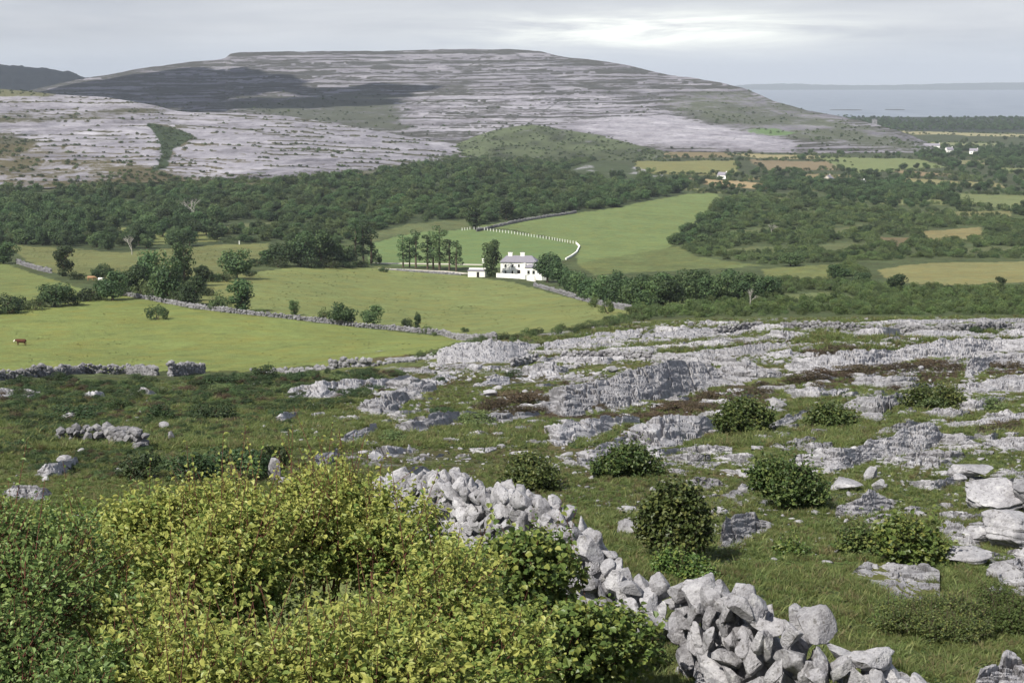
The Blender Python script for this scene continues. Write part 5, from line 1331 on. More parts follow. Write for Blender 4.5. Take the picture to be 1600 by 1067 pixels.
RUSH = lib('field_rushes', [uobj(f'r{k}', TREE[q][0]) for k, q in enumerate(['rush0', 'rush1'])])
fr = np.concatenate([spread(f, n_, 600 + i, lambda u, v: fbm(u / 60, v / 16, 3, 411) > .05) for i, (f, n_) in enumerate([(FIELDS[0][0], 350), (FIELDS[1][0], 700), (FIELDS[3][0], 350)])])
PF = place(fr); nf = len(PF); rf_ = np.random.default_rng(12); hf = rf_.uniform(.05, .15, nf) * np.clip(PF[:, 1] / 330, .8, 2)
cloud_of('pasture_rushes', PF, np.stack([hf * 2.6, hf * 2.6, hf], -1), rf_.uniform(0, 6.28, nf), rf_.integers(0, 2, nf), RUSH, 'low rank tussocks in patches over the pastures')

LS = [(-40, 596), (250, 590), (420, 586), (640, 578), (600, 612), (470, 650), (430, 700), (300, 740), (-40, 760)]
mass('slope_scrub', [(LS, 950)], (6, 13), (12, 32), lib('slope_scrub_plants', [uobj(f'h{k}', TREE[q][0]) for k, q in enumerate(['shrub0', 'shrub1', 'scrub2', 'heather0'])]), 4, 221, 'dark low scrub matted over the left slope', 1.55, lambda u, v: fbm(u / 90, v / 28, 3, 223) > -.08)

for k, (u, v, h, wd) in enumerate([(15, 490, 20, 40), (55, 484, 22, 40), (110, 476, 20, 36), (150, 468, 20, 40), (195, 462, 30, 36), (222, 464, 30, 36), (248, 470, 34, 40), (280, 474, 30, 40), (250, 452, 40, 50), (275, 456, 36, 44), (205, 450, 34, 40), (300, 458, 26, 36), (325, 462, 16, 30),
                                   (185, 440, 22, 34), (400, 416, 16, 36), (435, 418, 20, 36), (485, 419, 22, 40), (515, 419, 20, 40), (540, 419, 18, 36), (565, 417, 16, 30), (340, 438, 14, 34), (355, 440, 18, 30), (390, 432, 12, 26)]):
    plant(['shrub0', 'scrub1', 'shrub2', 'scrub0'][k % 4], u, v, h, wd, 'green hedge shrub filling in under the trees of the valley hedges', 'shrubs under the hedge trees')
# ------------------------------------------------------------------ foreground shrubs with real leaves and twigs
def sprigs(r, lobes, nspr, leaf, length, nl=7, six=True, wide=0.62, tint_fn=None, out=0.8, upb=0.55, shell=(0.75, 1.05), twig=0.25, twr=0.0035):
    rads = np.array([np.mean(np.broadcast_to(l[1], (3,))) ** 2 for l in lobes]); pr = rads / rads.sum()
    li = r.choice(len(lobes), nspr, p=pr)
    cen = np.array([l[0] for l in lobes])[li]; rad = np.array([np.broadcast_to(l[1], (3,)) for l in lobes])[li]
    d = sphere_pts(r, nspr)
    O = cen + d * rad * r.uniform(*shell, nspr)[:, None]
    dr = d * out + r.normal(0, .35, (nspr, 3)); dr[:, 2] += upb; dr /= np.linalg.norm(dr, axis=1, keepdims=True)
    L = length * r.uniform(.5, 1.5, nspr)
    lt = r.normal(0, .12, nspr)
    Vs = []; Fs = []; Ts = []; off = 0
    for j in range(nl):
        f = (j + .6) / nl
        perp = np.cross(dr, sphere_pts(r, nspr)); perp /= np.linalg.norm(perp, axis=1, keepdims=True) + 1e-9
        C = O + dr * (L * f)[:, None] + perp * leaf * r.uniform(.2, .8, nspr)[:, None]
        N = perp * .5 + np.array((0, 0, .75)) + r.normal(0, .45, (nspr, 3)) + dr * .3
        base = 0.45 if tint_fn is None else tint_fn(C)
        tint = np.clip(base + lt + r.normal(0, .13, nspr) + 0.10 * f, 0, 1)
        V, F, T_ = leaf_quads(C, N, leaf * r.uniform(.45, 1.4, nspr), r, tint, wide, six)
        Vs.append(V); Fs.append(F + off); Ts.append(T_); off += len(V)
    nt = int(nspr * twig); tw = []
    for k in range(nt):
        a = O[k] - dr[k] * L[k] * .6; b = O[k] + dr[k] * L[k] * .98
        tw.append(tube_arr([a, (a + b) / 2 + r.normal(0, .006, 3), b], [twr, twr * .8, twr * .4], 3))
    return np.concatenate(Vs), np.concatenate(Fs), np.concatenate(Ts), tw
def stems_to(r, base, lobes, n, rad):
    tw = []
    for k in range(n):
        c = np.array(lobes[r.integers(len(lobes))][0]); b = base + np.array((r.normal(0, .12), r.normal(0, .12), -0.1))
        m1 = b * .6 + c * .4 + r.normal(0, .08, 3) - np.array((0, 0, .05)); m2 = b * .25 + c * .75 + r.normal(0, .06, 3)
        tw.append(tube_arr([b, m1, m2, c], [rad, rad * .75, rad * .5, rad * .25], 5))
    return tw
HOLES = [(602, 925, 42), (352, 1005, 48), (85, 985, 50), (480, 960, 34), (250, 930, 36), (150, 1030, 36), (430, 880, 26)]
def big_bush(name, label, group, poly, dfar, dnear, vfar, vnear, nlobe, lobr, nspr, leaf, length, mat, seed, tint_fn=None, wide=.62, nl=7, bark='red_twig', basepx=None, shoots=0, twig=.25):
    r = np.random.default_rng(seed)
    pts = []
    poly = np.array(poly, float); lo = poly.min(0); hi = poly.max(0)
    while len(pts) < nlobe:
        p = lo + r.random(2) * (hi - lo)
        if inpoly(p[:1], p[1:], poly)[0] and not any(math.hypot(p[0] - a, p[1] - b) < c * 1.5 for a, b, c in HOLES): pts.append(p)
    lobes = []
    for u, v in pts:
        t = np.clip((v - vfar) / (vnear - vfar), -0.1, 1.1); d = dfar + (dnear - dfar) * t + r.normal(0, .22)
        c = ray(u, v, d).reshape(3); lobes.append((c, r.uniform(*lobr) * np.array((1.05, 1.05, .9))))
    bu, bd = basepx
    bx = float(pix_as(bu, 900)[0]) * bd; base = np.array((bx, bd, float(H(bx, bd))))
    lobes = [(c - base, q) for c, q in lobes]
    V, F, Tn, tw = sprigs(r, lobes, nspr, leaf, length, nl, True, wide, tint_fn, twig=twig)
    if shoots:
        tops = sorted(lobes, key=lambda q: -q[0][2])[:max(6, nlobe // 3)]
        V2, F2, T2, tw2 = sprigs(r, tops, shoots, leaf * .9, length * 3.2, nl * 2, True, wide, tint_fn, .35, 1.1, (.7, 1.0), 1.0, .0045)
        F2 = F2 + len(V); V = np.concatenate([V, V2]); F = np.concatenate([F, F2]); Tn = np.concatenate([Tn, T2]); tw += tw2
    root = link(name, None, loc=base); tag(root, label, 'shrub', group)
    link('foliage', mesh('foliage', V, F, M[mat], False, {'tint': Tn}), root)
    tw += stems_to(r, np.zeros(3), lobes, max(14, nlobe), .016)
    tv, tf = join_arrays(tw)
    link('stems', mesh('stems', tv, tf, M[bark], True), root)
    return root
FG = 'leafy bushes in the foreground'
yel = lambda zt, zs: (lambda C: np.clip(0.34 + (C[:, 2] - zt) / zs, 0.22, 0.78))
big_bush('hawthorn_bush', 'big yellow green hawthorn bush filling the lower left, its sprays catching the sun', FG,
         [(160, 880), (235, 852), (330, 825), (430, 812), (520, 802), (600, 830), (680, 862), (725, 895), (760, 960), (790, 1130), (120, 1130), (130, 960)],
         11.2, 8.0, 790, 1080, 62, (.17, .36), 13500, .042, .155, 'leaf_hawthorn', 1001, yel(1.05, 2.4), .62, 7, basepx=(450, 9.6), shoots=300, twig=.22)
big_bush('blackthorn_bush', 'darker blue green bush at the lower left edge of the picture', FG,
         [(-120, 880), (-20, 850), (60, 848), (140, 910), (190, 980), (215, 1130), (-120, 1130)],
         9.6, 7.6, 790, 1080, 30, (.20, .36), 5600, .036, .14, 'leaf_blackthorn', 1002, None, .6, 7, basepx=(20, 8.4), shoots=120, twig=.5)
big_bush('hazel_bush', 'broad leaved green hazel bush beside the long wall in the lower middle', FG,
         [(745, 880), (800, 868), (860, 872), (915, 900), (955, 950), (975, 1000), (960, 1045), (900, 1060), (830, 1050), (770, 1020), (720, 960)],
         15.2, 13.6, 850, 1060, 34, (.22, .34), 3300, .068, .17, 'leaf_hazel', 1003, None, .85, 6, basepx=(850, 14.6), shoots=24)
big_bush('bramble', 'low yellowish bramble in front of the hazel bush at the bottom edge', FG,
         [(660, 1010), (740, 985), (800, 1000), (830, 1040), (760, 1100), (640, 1110)],
         11.5, 10.0, 980, 1100, 16, (.16, .26), 1900, .045, .13, 'leaf_hawthorn', 1004, None, .7, 6, basepx=(730, 11.0), shoots=10)
big_bush('hawthorn_bush', 'yellowish sparse bush behind the left of the big hawthorn, under the flat grey slab', FG,
         [(-40, 840), (60, 835), (150, 830), (260, 815), (330, 812), (230, 870), (120, 890), (-40, 880)],
         13.5, 12.0, 790, 870, 22, (.18, .30), 2300, .042, .16, 'leaf_hawthorn', 1005, lambda C: np.full(len(C), .42), .64, 7, basepx=(120, 12.8), shoots=36)

def near_shrub(u, v, wpx, hpx, label, mat, leaf, nspr, seed, wide=.8, name='shrub', lob=11, group='shrubs among the rocks', flat=1.0):
    r = np.random.default_rng(seed); x, d, z = gnd(u, v); s = d / FPX; W = wpx * s; Hh = hpx * s
    lobes = []
    for k in range(lob):
        th = r.uniform(0, 6.28); q = math.sqrt(r.random()) * .40
        zz = (0.18 + .66 * r.random()) * (1.08 - q * q * 2.6)
        lobes.append((np.array((math.cos(th) * q * W, math.sin(th) * q * W * .9, zz * Hh)), np.array((W * .17, W * .17, Hh * .22)) * r.uniform(.55, 1.35)))
    V, F, Tn, tw = sprigs(r, lobes, nspr, leaf, leaf * 2.6, 6, leaf * FPX / d > 4.5, wide, None, .8, .45, (.55, 1.05), .12, .004)
    V2, F2, T2, tw2 = sprigs(r, lobes, max(20, nspr // 16), leaf * .9, leaf * 6.5, 9, leaf * FPX / d > 4.5, wide, None, .6, 1.0, (.8, 1.0), 1.0, .004)
    F = np.concatenate([F, F2 + len(V)]); V = np.concatenate([V, V2]); Tn = np.concatenate([Tn, T2]); tw += tw2
    root = link(name, None, loc=(x, d + .3 * W, float(H(x, d + .3 * W)) - .03)); tag(root, label, 'shrub', group)
    link('foliage', mesh('foliage', V, F, M[mat], False, {'tint': Tn}), root)
    tw += stems_to(r, np.zeros(3), lobes, 12, .012); tv, tf = join_arrays(tw)
    link('stems', mesh('stems', tv, tf, M['bark'], True), root)
for a in [
 (1060, 880, 112, 118, 'tall dark leafy bush just above the wall gap', 'leaf_shrub', .070, 2300, 1101),
 (1235, 800, 128, 74, 'dark round bush with yellowish tips below the stepped ledge', 'leaf_shrub', .075, 2300, 1102),
 (1428, 882, 110, 66, 'light green broad leaved bush behind the wide pavement', 'leaf_hazel', .085, 1100, 1103),
 (975, 746, 105, 42, 'low dark green bush below the blocky limestone pile', 'leaf_shrub', .085, 1300, 1104),
 (832, 766, 110, 44, 'spreading green bush behind the long wall', 'leaf_shrub', .085, 1400, 1105),
 (1165, 678, 84, 44, 'dark green bush in the grass left of the grey hump', 'leaf_shrub', .11, 1100, 1106),
 (1305, 668, 70, 30, 'small green bush in front of the grey hump', 'leaf_shrub', .11, 800, 1107),
 (1460, 640, 90, 34, 'dark leafy bush left of the shelf at right edge', 'leaf_shrub', .13, 800, 1108),
 (1345, 868, 70, 34, 'low green bush left of the light green bush', 'leaf_shrub', .06, 700, 1109),
 (1240, 868, 60, 18, 'low patch of green leaves in the open turf', 'leaf_hazel', .05, 400, 1110),
 (1070, 905, 90, 30, 'pale green fern patch at the foot of the tall dark bush', 'leaf_hazel', .05, 700, 1111),
]: near_shrub(*a)
for a in [
 (1480, 1010, 200, 62, 'wide low thicket of tiny leaves in the lower right corner', 'leaf_shrub', .030, 6200, 1121),
 (1575, 990, 150, 62, 'tiny leaved low thicket at the right edge', 'leaf_herb', .030, 4600, 1122),
 (1420, 980, 110, 30, 'low end of the tiny leaved thicket next to the pavement', 'leaf_herb', .028, 2200, 1123),
 (1010, 1050, 90, 44, 'dark grassy tuft of scrub in the gap between the walls', 'leaf_shrub', .035, 1200, 1124),
]: near_shrub(*a, wide=.6, lob=26)

# ------------------------------------------------------------------ turf, herbs and loose stones
gr_ = np.random.default_rng(77)
def blades(seed, n, mat, lean=.45, width=.05, name='tuft'):
    r = np.random.default_rng(seed); V = []; F = []; T_ = []
    for k in range(n):
        th = r.uniform(0, 6.28); q = .28 * math.sqrt(r.random()); b = np.array((math.cos(th) * q, math.sin(th) * q, -.08)); h = r.uniform(.5, 1.05)
        dv = np.array((math.cos(th), math.sin(th), 0)) * lean * r.uniform(.2, 1.3) * h + np.append(r.normal(0, .12, 2), 0); sd = np.array((-math.sin(th + r.normal()), math.cos(th + r.normal()), 0)) * width
        m = b + dv * .35 + np.array((0, 0, .62 * h)); tp = b + dv * 1.05 + np.array((0, 0, h))
        i = len(V); V += [b - sd, b + sd, m + sd * .7, m - sd * .7, tp + sd * .1, tp - sd * .1]; F += [(i, i + 1, i + 2, i + 3), (i + 3, i + 2, i + 4, i + 5)]
        T_ += [np.clip(r.normal(.45, .25), 0, 1)] * 6
    return uobj(name, mesh(name, np.array(V), np.array(F), M[mat], False, {'tint': np.array(T_)}))
def herb(seed, n, mat, name='herb'):
    r = np.random.default_rng(seed)
    d = sphere_pts(r, n); d[:, 2] = np.abs(d[:, 2]); C = d * np.array((.5, .5, .55)) * r.uniform(.5, 1, n)[:, None]
    V, F, T_ = leaf_quads(C, d + np.array((0, 0, .8)), .22 * r.uniform(.6, 1.3, n), r, np.clip(r.normal(.45, .22, n), 0, 1), .7)
    return uobj(name, mesh(name, V, F, M[mat], False, {'tint': T_}))
TURF = lib('turf_plants', [blades(1, 30, 'blade', width=.035, name='t0'), blades(2, 28, 'blade', .7, .035, name='t1'), blades(3, 34, 'blade', .3, .03, name='t2'), herb(4, 34, 'leaf_herb', 't3'), blades(5, 22, 'blade_pale', .5, .035, name='t4'), herb(6, 40, 'leaf_shrub', 't5'), herb(7, 44, 'leaf_heather', 't6')])
ROCKPOLY = [np.array(q[0], float) for q in OUT_NEAR + OUT_MID]
def clear(u, v):
    k = np.ones(len(u), bool)
    for q in ROCKPOLY: k &= ~inpoly(u, v - 1.5, q)
    return k
def turf_points(poly, n, seed): return spread(poly, n, seed, clear)
p1 = turf_points([(-40, 700), (1640, 690), (1640, 1110), (560, 1110), (560, 900), (-40, 900)], 46000, 301)
p2 = turf_points([(-40, 600), (560, 585), (800, 560), (1640, 540), (1640, 695), (-40, 705)], 26000, 302)
p3 = turf_points([(640, 556), (900, 518), (1050, 500), (1640, 494), (1640, 545), (800, 562)], 4500, 303)
p1 = np.concatenate([p1, turf_points([(1640, 690), (2000, 690), (2000, 1110), (1640, 1110)], 9000, 304)]); p2 = np.concatenate([p2, turf_points([(1640, 540), (1950, 540), (1950, 692), (1640, 692)], 5000, 305), turf_points([(-300, 600), (-40, 600), (-40, 760), (-300, 760)], 4500, 306)])
pp = np.concatenate([p1, p2, p3]); PT = place(pp); n = len(PT)
hm_ = np.concatenate([gr_.uniform(.05, .15, len(p1)), gr_.uniform(.10, .28, len(p2)), gr_.uniform(.3, .7, len(p3))])
pn = fbm(PT[:, 0] / 4.5, PT[:, 1] / 4.5, 3, 401); hz_ = fbm(PT[:, 0] / 12, PT[:, 1] / 12, 3, 403)
vi = gr_.choice([0, 1, 2, 4], n, p=[.32, .3, .22, .16]); sel = gr_.random(n)
vi = np.where((pn > .12) & (sel < .55), 3, vi); vi = np.where((pn < -.22) & (sel < .5), 5, vi); vi = np.where((hz_ > .26) & (sel < .5), 6, vi)
inh = np.zeros(n, bool)
for hz in heathz: inh |= inpoly(pp[:, 0], pp[:, 1], hz)
vi = np.where(inh & (sel < .75), 6, vi)
herbish = (vi == 3) | (vi >= 5)
wd_ = np.where(herbish, hm_ * gr_.uniform(1.0, 1.9, n), hm_ * gr_.uniform(1.1, 1.9, n)); ht_ = np.where(herbish, hm_ * gr_.uniform(.55, 1.0, n), hm_)
cloud_of('grass', PT, np.stack([wd_, wd_, ht_], -1), gr_.uniform(0, 6.28, n), vi, TURF, 'rough grass and herbs growing between the rocks')
STN = lib('loose_stones', [uobj(f's{k}', stone_mesh('pebble', 700 + k, 2, dd)) for k, dd in enumerate([(1, .8, .5), (1, .7, .6), (1, .9, .35), (1, .6, .45)])])
q1 = spread([(560, 640), (740, 600), (900, 600), (1640, 545), (1640, 760), (1250, 900), (1050, 860), (700, 740), (480, 740), (420, 660)], 2600, 311, lambda u, v: fbm(u / 60, v / 25, 3, 405) > -.12)
q2 = spread([(640, 560), (900, 518), (1050, 502), (1640, 497), (1640, 548), (1200, 570), (700, 600)], 2600, 312, lambda u, v: fbm(u / 70, v / 9, 3, 407) > -.02)
q3 = spread([(0, 596), (560, 600), (560, 700), (0, 760)], 130, 313, lambda u, v: fbm(u / 50, v / 20, 3, 409) > .1)
qq = np.concatenate([q1, q2, q3]); PS = place(qq); n = len(PS)
sz = np.exp(gr_.normal(math.log(5.0), .6, n)) * PS[:, 1] / FPX; sz = np.minimum(sz, .9)
PS[:, 2] += .08 * sz
cloud_of('scattered_stones', PS, np.stack([sz, sz, sz], -1), gr_.uniform(0, 6.28, n), gr_.integers(0, 4, n), STN, 'small loose stones scattered over the slope')
# ------------------------------------------------------------------ house and what stands round it
def part(name, arrs, mat, parent, smooth=False):
    V, F = join_arrays(arrs) if isinstance(arrs, list) else arrs
    return link(name, mesh(name, V, F, M[mat], smooth), parent)
def hip_roof(x0, x1, y0, y1, z, h, ov=.3, hip=2.2):
    x0 -= ov; x1 += ov; y0 -= ov; y1 += ov; ym = (y0 + y1) / 2
    V = np.array([(x0, y0, z), (x1, y0, z), (x1, y1, z), (x0, y1, z), (x0 + hip, ym, z + h), (x1 - hip, ym, z + h), (x0, y0, z - .12), (x1, y0, z - .12), (x1, y1, z - .12), (x0, y1, z - .12)])
    F = np.array([(0, 1, 5, 4), (2, 3, 4, 5), (3, 0, 4, 4), (1, 2, 5, 5), (6, 7, 1, 0), (7, 8, 2, 1), (8, 9, 3, 2), (9, 6, 0, 3), (9, 8, 7, 6)])
    return V, F
def poly_mesh(name, V, F, mat, parent):
    me = bpy.data.meshes.new(name); me.from_pydata([tuple(v) for v in V], [], [tuple(dict.fromkeys(f)) for f in np.asarray(F).tolist()]); me.materials.append(M[mat])
    return link(name, me, parent)
def windows(parent, xs, y, zs, w=.95, h=1.35):
    for z in zs:
        for x in xs:
            f = part('window', [box_arr(x - w / 2 - .09, x + w / 2 + .09, y - .05, y + .08, z - .09, z), box_arr(x - w / 2 - .09, x + w / 2 + .09, y - .05, y + .08, z + h, z + h + .09), box_arr(x - w / 2 - .09, x - w / 2, y - .05, y + .08, z, z + h), box_arr(x + w / 2, x + w / 2 + .09, y - .05, y + .08, z, z + h)], 'white_paint', parent)
            part('pane', box_arr(x - w / 2, x + w / 2, y - .025, y + .03, z, z + h), 'dark_pane', f)
hx, hy, hz0 = gnd(809, 431)
house = link('country_house', None, loc=(hx, hy, hz0), rot=(0, 0, R(-6)))
tag(house, 'white two storey country house with grey slate hipped roof', 'house')
part('wall', box_arr(-6.2, 6.6, 0, 6.5, -1.5, 4.9), 'white_wash', house)
rf = poly_mesh('roof', *hip_roof(-6.2, 6.6, 0, 6.5, 4.92, 2.0), 'slate', house)
for x in (-3.0, 1.4):
    c = part('chimney', [box_arr(x - .75, x + .75, 2.85, 3.65, 6.2, 7.75), box_arr(x - .85, x + .85, 2.75, 3.75, 7.75, 7.92)], 'white_wash', house)
    part('chimney_pot', [tube_arr([(x - .35, 3.25, 7.9), (x - .35, 3.25, 8.3)], .13, 8), tube_arr([(x + .35, 3.25, 7.9), (x + .35, 3.25, 8.3)], .13, 8)], 'slate', c)
windows(house, (-4.4, -1.9, .4), 0, (3.05,), .6, 1.05); windows(house, (-4.4, -1.9), 0, (.6,), .6, 1.2)
d_ = part('door', box_arr(-.1, .9, -.06, .05, 0, 2.1), 'dark_hide', house)
w_ = part('wing', box_arr(2.9, 7.2, -3.6, 0, -1.6, 3.5), 'white_wash', house)
poly_mesh('wing_roof', *hip_roof(2.9, 7.2, -3.6, -.02, 3.52, .9, .2, 1.4), 'slate', w_)
windows(w_, (4.2, 6.0), -3.6, (1.2,), .8, 1.2)
part('porch', box_arr(2.2, 2.88, -1.6, 0, -1.2, 4.6), 'white_wash', house)
part('lean_to', box_arr(7.22, 10.5, .6, 5, -1.5, 2.6), 'white_wash', house)
def garden_wall(line, h, th, label, z0=-1.0, name='garden_wall'):
    Pp = [gnd(u, v) for u, v in line]; A = []
    for (x1, y1, z1), (x2, y2, z2) in zip(Pp[:-1], Pp[1:]):
        d = np.array((x2 - x1, y2 - y1)); L = np.hypot(*d); d /= L; nn = np.array((-d[1], d[0])) * th / 2
        b = [np.array((x1, y1)) - nn, np.array((x2, y2)) - nn, np.array((x2, y2)) + nn, np.array((x1, y1)) + nn]; zz = [z1, z2, z2, z1]
        V = np.array([(*q, z + z0) for q, z in zip(b, zz)] + [(*q, z + h) for q, z in zip(b, zz)])
        A.append((V - np.array(Pp[0]), np.array([(0, 3, 2, 1), (4, 5, 6, 7), (0, 1, 5, 4), (1, 2, 6, 5), (2, 3, 7, 6), (3, 0, 4, 7)])))
    V, F = join_arrays(A)
    return tag(link(name, mesh(name, V, F, M['white_wash']), loc=Pp[0]), label, 'garden wall', 'white garden walls at the house')
garden_wall([(776, 433.5), (797, 434.5), (811, 435.5)], 1.5, .4, 'long white terrace wall in front of the house')
garden_wall([(811.5, 435), (823, 436.5)], 1.6, 1.6, 'white block of terrace at the right end of the terrace wall')
garden_wall([(824, 438), (836, 440)], 1.5, .5, 'white low wall stepping down below the wing')
garden_wall([(841, 437), (851, 438)], 2.2, 2.4, 'white rounded outbuilding wall under the spreading tree')
garden_wall([(901, 381.5), (905.5, 386), (901, 395), (893, 401), (884, 406)], .7, .5, 'pale curved kerb wall at the right end of the lawn')
sx, sy, sz0 = gnd(743, 433)
shed = link('shed', None, loc=(sx, sy, sz0), rot=(0, 0, R(-5))); tag(shed, 'long low white shed with flat grey roof left of the house', 'shed')
part('wall', box_arr(-2.7, 3.3, 0, 4.0, -1, 2.1), 'white_wash', shed); part('roof', [box_arr(-2.9, 3.5, -.15, 4.1, 2.1, 2.25)], 'slate', shed); part('parapet', box_arr(-2.7, 3.3, 3.6, 4.0, 2.253, 2.75), 'white_wash', shed)
part('door', box_arr(.4, 1.3, -.05, .05, 0, 1.8), 'dark_hide', shed)
gx, gy, gz = gnd(755, 411); gp = tag(link('gate_pillar', mesh('gate_pillar', *join_arrays([box_arr(-.4, .4, -.4, .4, -.4, 1.5), box_arr(-.5, .5, -.5, .5, 1.5, 1.7)]), M['white_wash']), loc=(gx, gy, gz)), 'white gate pillar behind the tree left of the house', 'gate pillar')
# fence of white posts round the lawn
fl = [(722, 360.5), (735, 359), (747, 359), (780, 363), (807, 366.5), (835, 371), (862, 375), (890, 380), (900, 381.5)]
FP = np.array([gnd(u, v) for u, v in fl]); sg = np.concatenate([[0], np.cumsum(np.hypot(*np.diff(FP[:, :2], axis=0).T))])
fence = link('post_fence', None, loc=FP[0]); tag(fence, 'fence of small white posts along the top of the lawn', 'fence')
pm = mesh('post', *join_arrays([box_arr(-.16, .16, -.16, .16, -.3, 1.25), box_arr(-.19, .19, -.19, .19, 1.25, 1.35)]), M['white_paint'])
for s_ in np.linspace(0, sg[-1], 40):
    x = np.interp(s_, sg, FP[:, 0]); y = np.interp(s_, sg, FP[:, 1]); link('post', pm, fence, loc=(x - FP[0][0], y - FP[0][1], float(H(x, y)) - FP[0][2]))
rail = []
for a, b in zip(FP[:-1], FP[1:]): rail.append(tube_arr([a + (0, 0, .95) - FP[0], b + (0, 0, .95) - FP[0]], .025, 4))
part('wire', rail, 'slate', fence)
# drive
def track(name, line, w, mat='gravel', lift=.06):
    Pp = np.array([gnd(u, v)[:2] for u, v in line]); s = np.concatenate([[0], np.cumsum(np.hypot(*np.diff(Pp, axis=0).T))]); ss = np.linspace(0, s[-1], 60)
    c = np.stack([np.interp(ss, s, Pp[:, 0]), np.interp(ss, s, Pp[:, 1])], -1); t_ = np.gradient(c, axis=0); t_ /= np.linalg.norm(t_, axis=1, keepdims=True); nn = np.stack([-t_[:, 1], t_[:, 0]], -1)
    rows_ = []
    for k in np.linspace(-1, 1, 5):
        q = c + nn * k * w / 2; rows_.append(np.stack([q[:, 0], q[:, 1], H(q[:, 0], q[:, 1]) + lift], -1))
    tag(link(name, mesh(name, np.concatenate(rows_), grid_faces(5, 60), M[mat], True)), kind='structure')
track('drive', [(585, 411.5), (640, 412), (700, 413), (754, 414)], 4.5)
track('drive', [(592, 420), (640, 421.5), (690, 424), (730, 428)], 4.0)
track('path', [(1368, 222), (1370, 216), (1369, 210), (1366, 205)], 9)
track('path', [(822, 201.5), (824, 204), (828, 212)], 3)
# cottages and the old tower far out on the plain
def cottage(u, v, L, D_, h, label, rot=0, roof='slate', wall='white_wash'):
    x, y, z = gnd(u, v); c = link('cottage', None, loc=(x, y, z), rot=(0, 0, rot)); tag(c, label, 'cottage', 'small houses out on the plain')
    part('wall', box_arr(-L / 2, L / 2, 0, D_, -1, h), wall, c)
    V = np.array([(-L / 2, -.3, h), (L / 2, -.3, h), (L / 2, D_ + .3, h), (-L / 2, D_ + .3, h), (-L / 2, D_ / 2, h + D_ * .45), (L / 2, D_ / 2, h + D_ * .45)])
    g = part('gable', (V * np.array((.985, .93, .985)) + np.array((0, D_ * .035, h * .012)), np.array([(0, 1, 5, 4), (2, 3, 4, 5)])), wall, c)
    poly_mesh('gable_wall', [(-L / 2, 0, h - .01), (-L / 2, D_, h - .01), (-L / 2, D_ / 2, h + D_ * .43), (L / 2, 0, h - .01), (L / 2, D_, h - .01), (L / 2, D_ / 2, h + D_ * .43)], [(0, 2, 1, 1), (3, 4, 5, 5)], wall, c)
    part('roof', (np.concatenate([V, V + (0, 0, .18)]), np.array([(0, 1, 5, 4), (2, 3, 4, 5), (6, 7, 11, 10), (8, 9, 10, 11), (0, 1, 7, 6), (2, 3, 9, 8)])), roof, c)
    bpy.data.objects.remove(g)
    part('chimney', box_arr(L / 2 - 1.1, L / 2 - .3, D_ / 2 - .45, D_ / 2 + .45, h + D_ * .3, h + D_ * .45 + 1.1), wall, c)
    windows(c, (-L / 4, L / 4), 0, (.9,), 1.0, 1.1); part('door', box_arr(-.5, .5, -.06, .05, 0, 2.0), 'dark_hide', c)
cottage(1127, 279.5, 9, 6, 3.2, 'white cottage by the orange field', R(-35))
cottage(1300, 286, 9, 7, 3.6, 'grey gabled cottage among the dark lowland trees', R(60), wall='gravel')
cottage(1349, 289.5, 5, 4, 2.6, 'tiny white cottage right of the grey gabled cottage', R(20))
cottage(1456, 232.5, 22, 7, 4, 'long white house at the far end of the plain', R(-10))
cottage(1485, 239, 10, 7, 4, 'white house in the far trees below the long house', R(15))
cottage(1521, 241, 11, 7, 4, 'rightmost white house in the far trees', R(-20))
tx, ty, tz = gnd(1366, 199)
tw_ = link('tower_house', None, loc=(tx, ty, tz)); tag(tw_, 'ruined grey stone tower near the shore', 'tower')
part('wall', box_arr(-4.5, 4.5, -4, 4, -1, 15), 'limestone_far', tw_); part('battlement', [box_arr(x, x + 1.6, -4.3, 4.3, 15, 16.8) for x in (-4.6, -1, 3)], 'limestone_far', tw_); part('window', [box_arr(-.5, .5, -4.06, -3.9, z, z + 2) for z in (4, 9)], 'dark_pane', tw_)
# cattle
def cow_mesh(name, mat):
    A = [tube_arr([(-1.05, 0, 1.12), (-.9, 0, 1.10), (-.4, 0, 1.0), (.2, 0, 1.0), (.75, 0, 1.05), (.98, 0, 1.1)], [.16, .33, .40, .41, .37, .22], 12),
         tube_arr([(-.85, 0, 1.15), (-1.2, 0, 1.12), (-1.5, 0, 1.02)], [.27, .21, .17], 10), tube_arr([(-1.38, 0, 1.12), (-1.6, 0, .95), (-1.78, 0, .78)], [.16, .15, .10], 10),
         tube_arr([(1.02, 0, 1.25), (1.12, .02, .95), (1.12, .02, .5)], [.045, .035, .05], 6)]
    for sy in (-1, 1):
        A += [tube_arr([(-.78, .2 * sy, .95), (-.80, .21 * sy, .5), (-.78, .21 * sy, .06)], [.15, .08, .06], 8), tube_arr([(.75, .2 * sy, 1.0), (.62, .21 * sy, .68), (.86, .22 * sy, .42), (.78, .22 * sy, .05)], [.2, .13, .075, .06], 8),
              tube_arr([(-1.4, .1 * sy, 1.15), (-1.38, .32 * sy, 1.16)], [.05, .03], 6)]
    V, F = join_arrays(A); caps = []
    me = mesh(name, V, F, mat, True); b = bmesh.new(); b.from_mesh(me); bmesh.ops.holes_fill(b, edges=b.edges); b.to_mesh(me); b.free(); return me
m, t, p, o = new_mat('hereford'); oc = t.new('ShaderNodeTexCoord'); sx_ = t.new('ShaderNodeSeparateXYZ'); t.l.new(oc.outputs['Object'], sx_.inputs[0])
t.l.new(t.mix(t.math('LESS_THAN', sx_.outputs[0], -1.36), t.mix(t.noise(oc.outputs['Object'], 3), (.045, .018, .012), (.10, .038, .022)), (.75, .72, .66)), p.inputs['Base Color'])
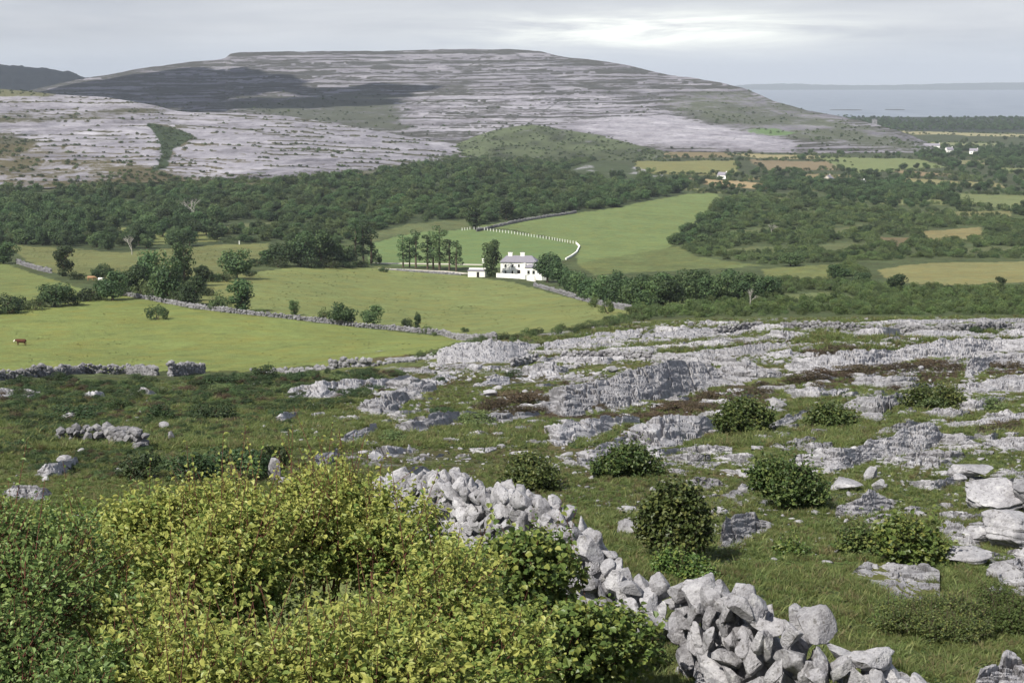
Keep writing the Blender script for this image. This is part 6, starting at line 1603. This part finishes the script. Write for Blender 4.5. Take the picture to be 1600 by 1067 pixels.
def cow(u, v, mat, label, rot, sc=1.0):
    x, y, z = gnd(u, v); o = link('cow', cow_mesh('cow', mat), loc=(x, y, z), rot=(0, 0, rot), scale=(sc,) * 3); tag(o, label, 'cow')
    md = o.modifiers.new('skin', 'REMESH'); md.mode = 'VOXEL'; md.voxel_size = .05; md.use_smooth_shade = True
cow(34, 540, M['hereford'], 'dark red brown cow with white face in the bright field', R(-8), .85)
simple('cow_tan', (.30, .18, .10), .8, .2, 4)
cow(142, 439, M['cow_tan'], 'tan cow by the left hedge', R(170)); cow(158, 441, M['cow_white'], 'white cow by the left hedge', R(160), .9)
for u, v, lab in ((229, 387, 'white post at the wood edge near the bare tree'), (374, 382, 'white post beside the dark tree above the wide field')):
    x, y, z = gnd(u, v); tag(link('post', mesh('marker_post', *join_arrays([box_arr(-.2, .2, -.2, .2, -.3, 1.3), box_arr(-.26, .26, -.26, .26, 1.3, 1.5)]), M['white_paint']), loc=(x, y, z)), lab, 'post')
# bare dead trees
def bare_tree(u, v, hpx, label, seed, spread_=.55):
    r = np.random.default_rng(seed); x, y, z = gnd(u, v); h = hpx * y / FPX; A = []; B = []
    def grow(p, d, L, rad, depth, out):
        q = p + d * L; out.append(tube_arr([p, (p + q) / 2 + r.normal(0, .03 * L, 3), q], [rad, rad * .8, rad * .6], 5))
        if depth == 0: return
        for k in range(3 if depth > 1 else 2):
            nd = d + r.normal(0, spread_, 3); nd[2] = abs(nd[2]) * .8 + .2; nd /= np.linalg.norm(nd); grow(q - d * L * r.uniform(0, .3), nd, L * r.uniform(.6, .85), rad * .62, depth - 1, B)
    grow(np.array((0, 0, -.1 * h)), np.array((0, 0, 1.0)), .42 * h, .028 * h, 4, A)
    root = link('bare_tree', None, loc=(x, y, z)); tag(root, label, 'dead tree', 'bare dead trees'); part('trunk', A, 'dead_wood', root, True); part('branches', B, 'dead_wood', root, True)
bare_tree(206, 398, 34, 'bare grey dead tree at the foot of the left wood', 1)
bare_tree(304, 345, 40, 'bare pale dead tree standing inside the left wood', 2)
bare_tree(1205, 366, 20, 'pale broken dead tree in the right hand scrub', 3)
bare_tree(1172, 480, 30, 'thin pale dead tree in the bright bushes below the tree row', 4, .4)

# ------------------------------------------------------------------ air: pale haze between here and the far shore
bm_ = box_arr(-9000, 12000, -60, 20500, -2.5, 290)
hz_o = link('haze', mesh('haze', bm_[0], bm_[1], None)); tag(hz_o, 'thin pale blue air over the valley and bay', None, None, 'stuff')
m = bpy.data.materials.new('haze'); m.use_nodes = True; t = NT(m.node_tree); t.n.clear()
pv_ = t.new('ShaderNodeVolumePrincipled'); pv_.inputs['Color'].default_value = (.82, .89, 1.0, 1); pv_.inputs['Density'].default_value = 6.0e-5; pv_.inputs['Anisotropy'].default_value = .1
ou = t.new('ShaderNodeOutputMaterial'); t.l.new(pv_.outputs[0], ou.inputs['Volume']); hz_o.data.materials.append(m)
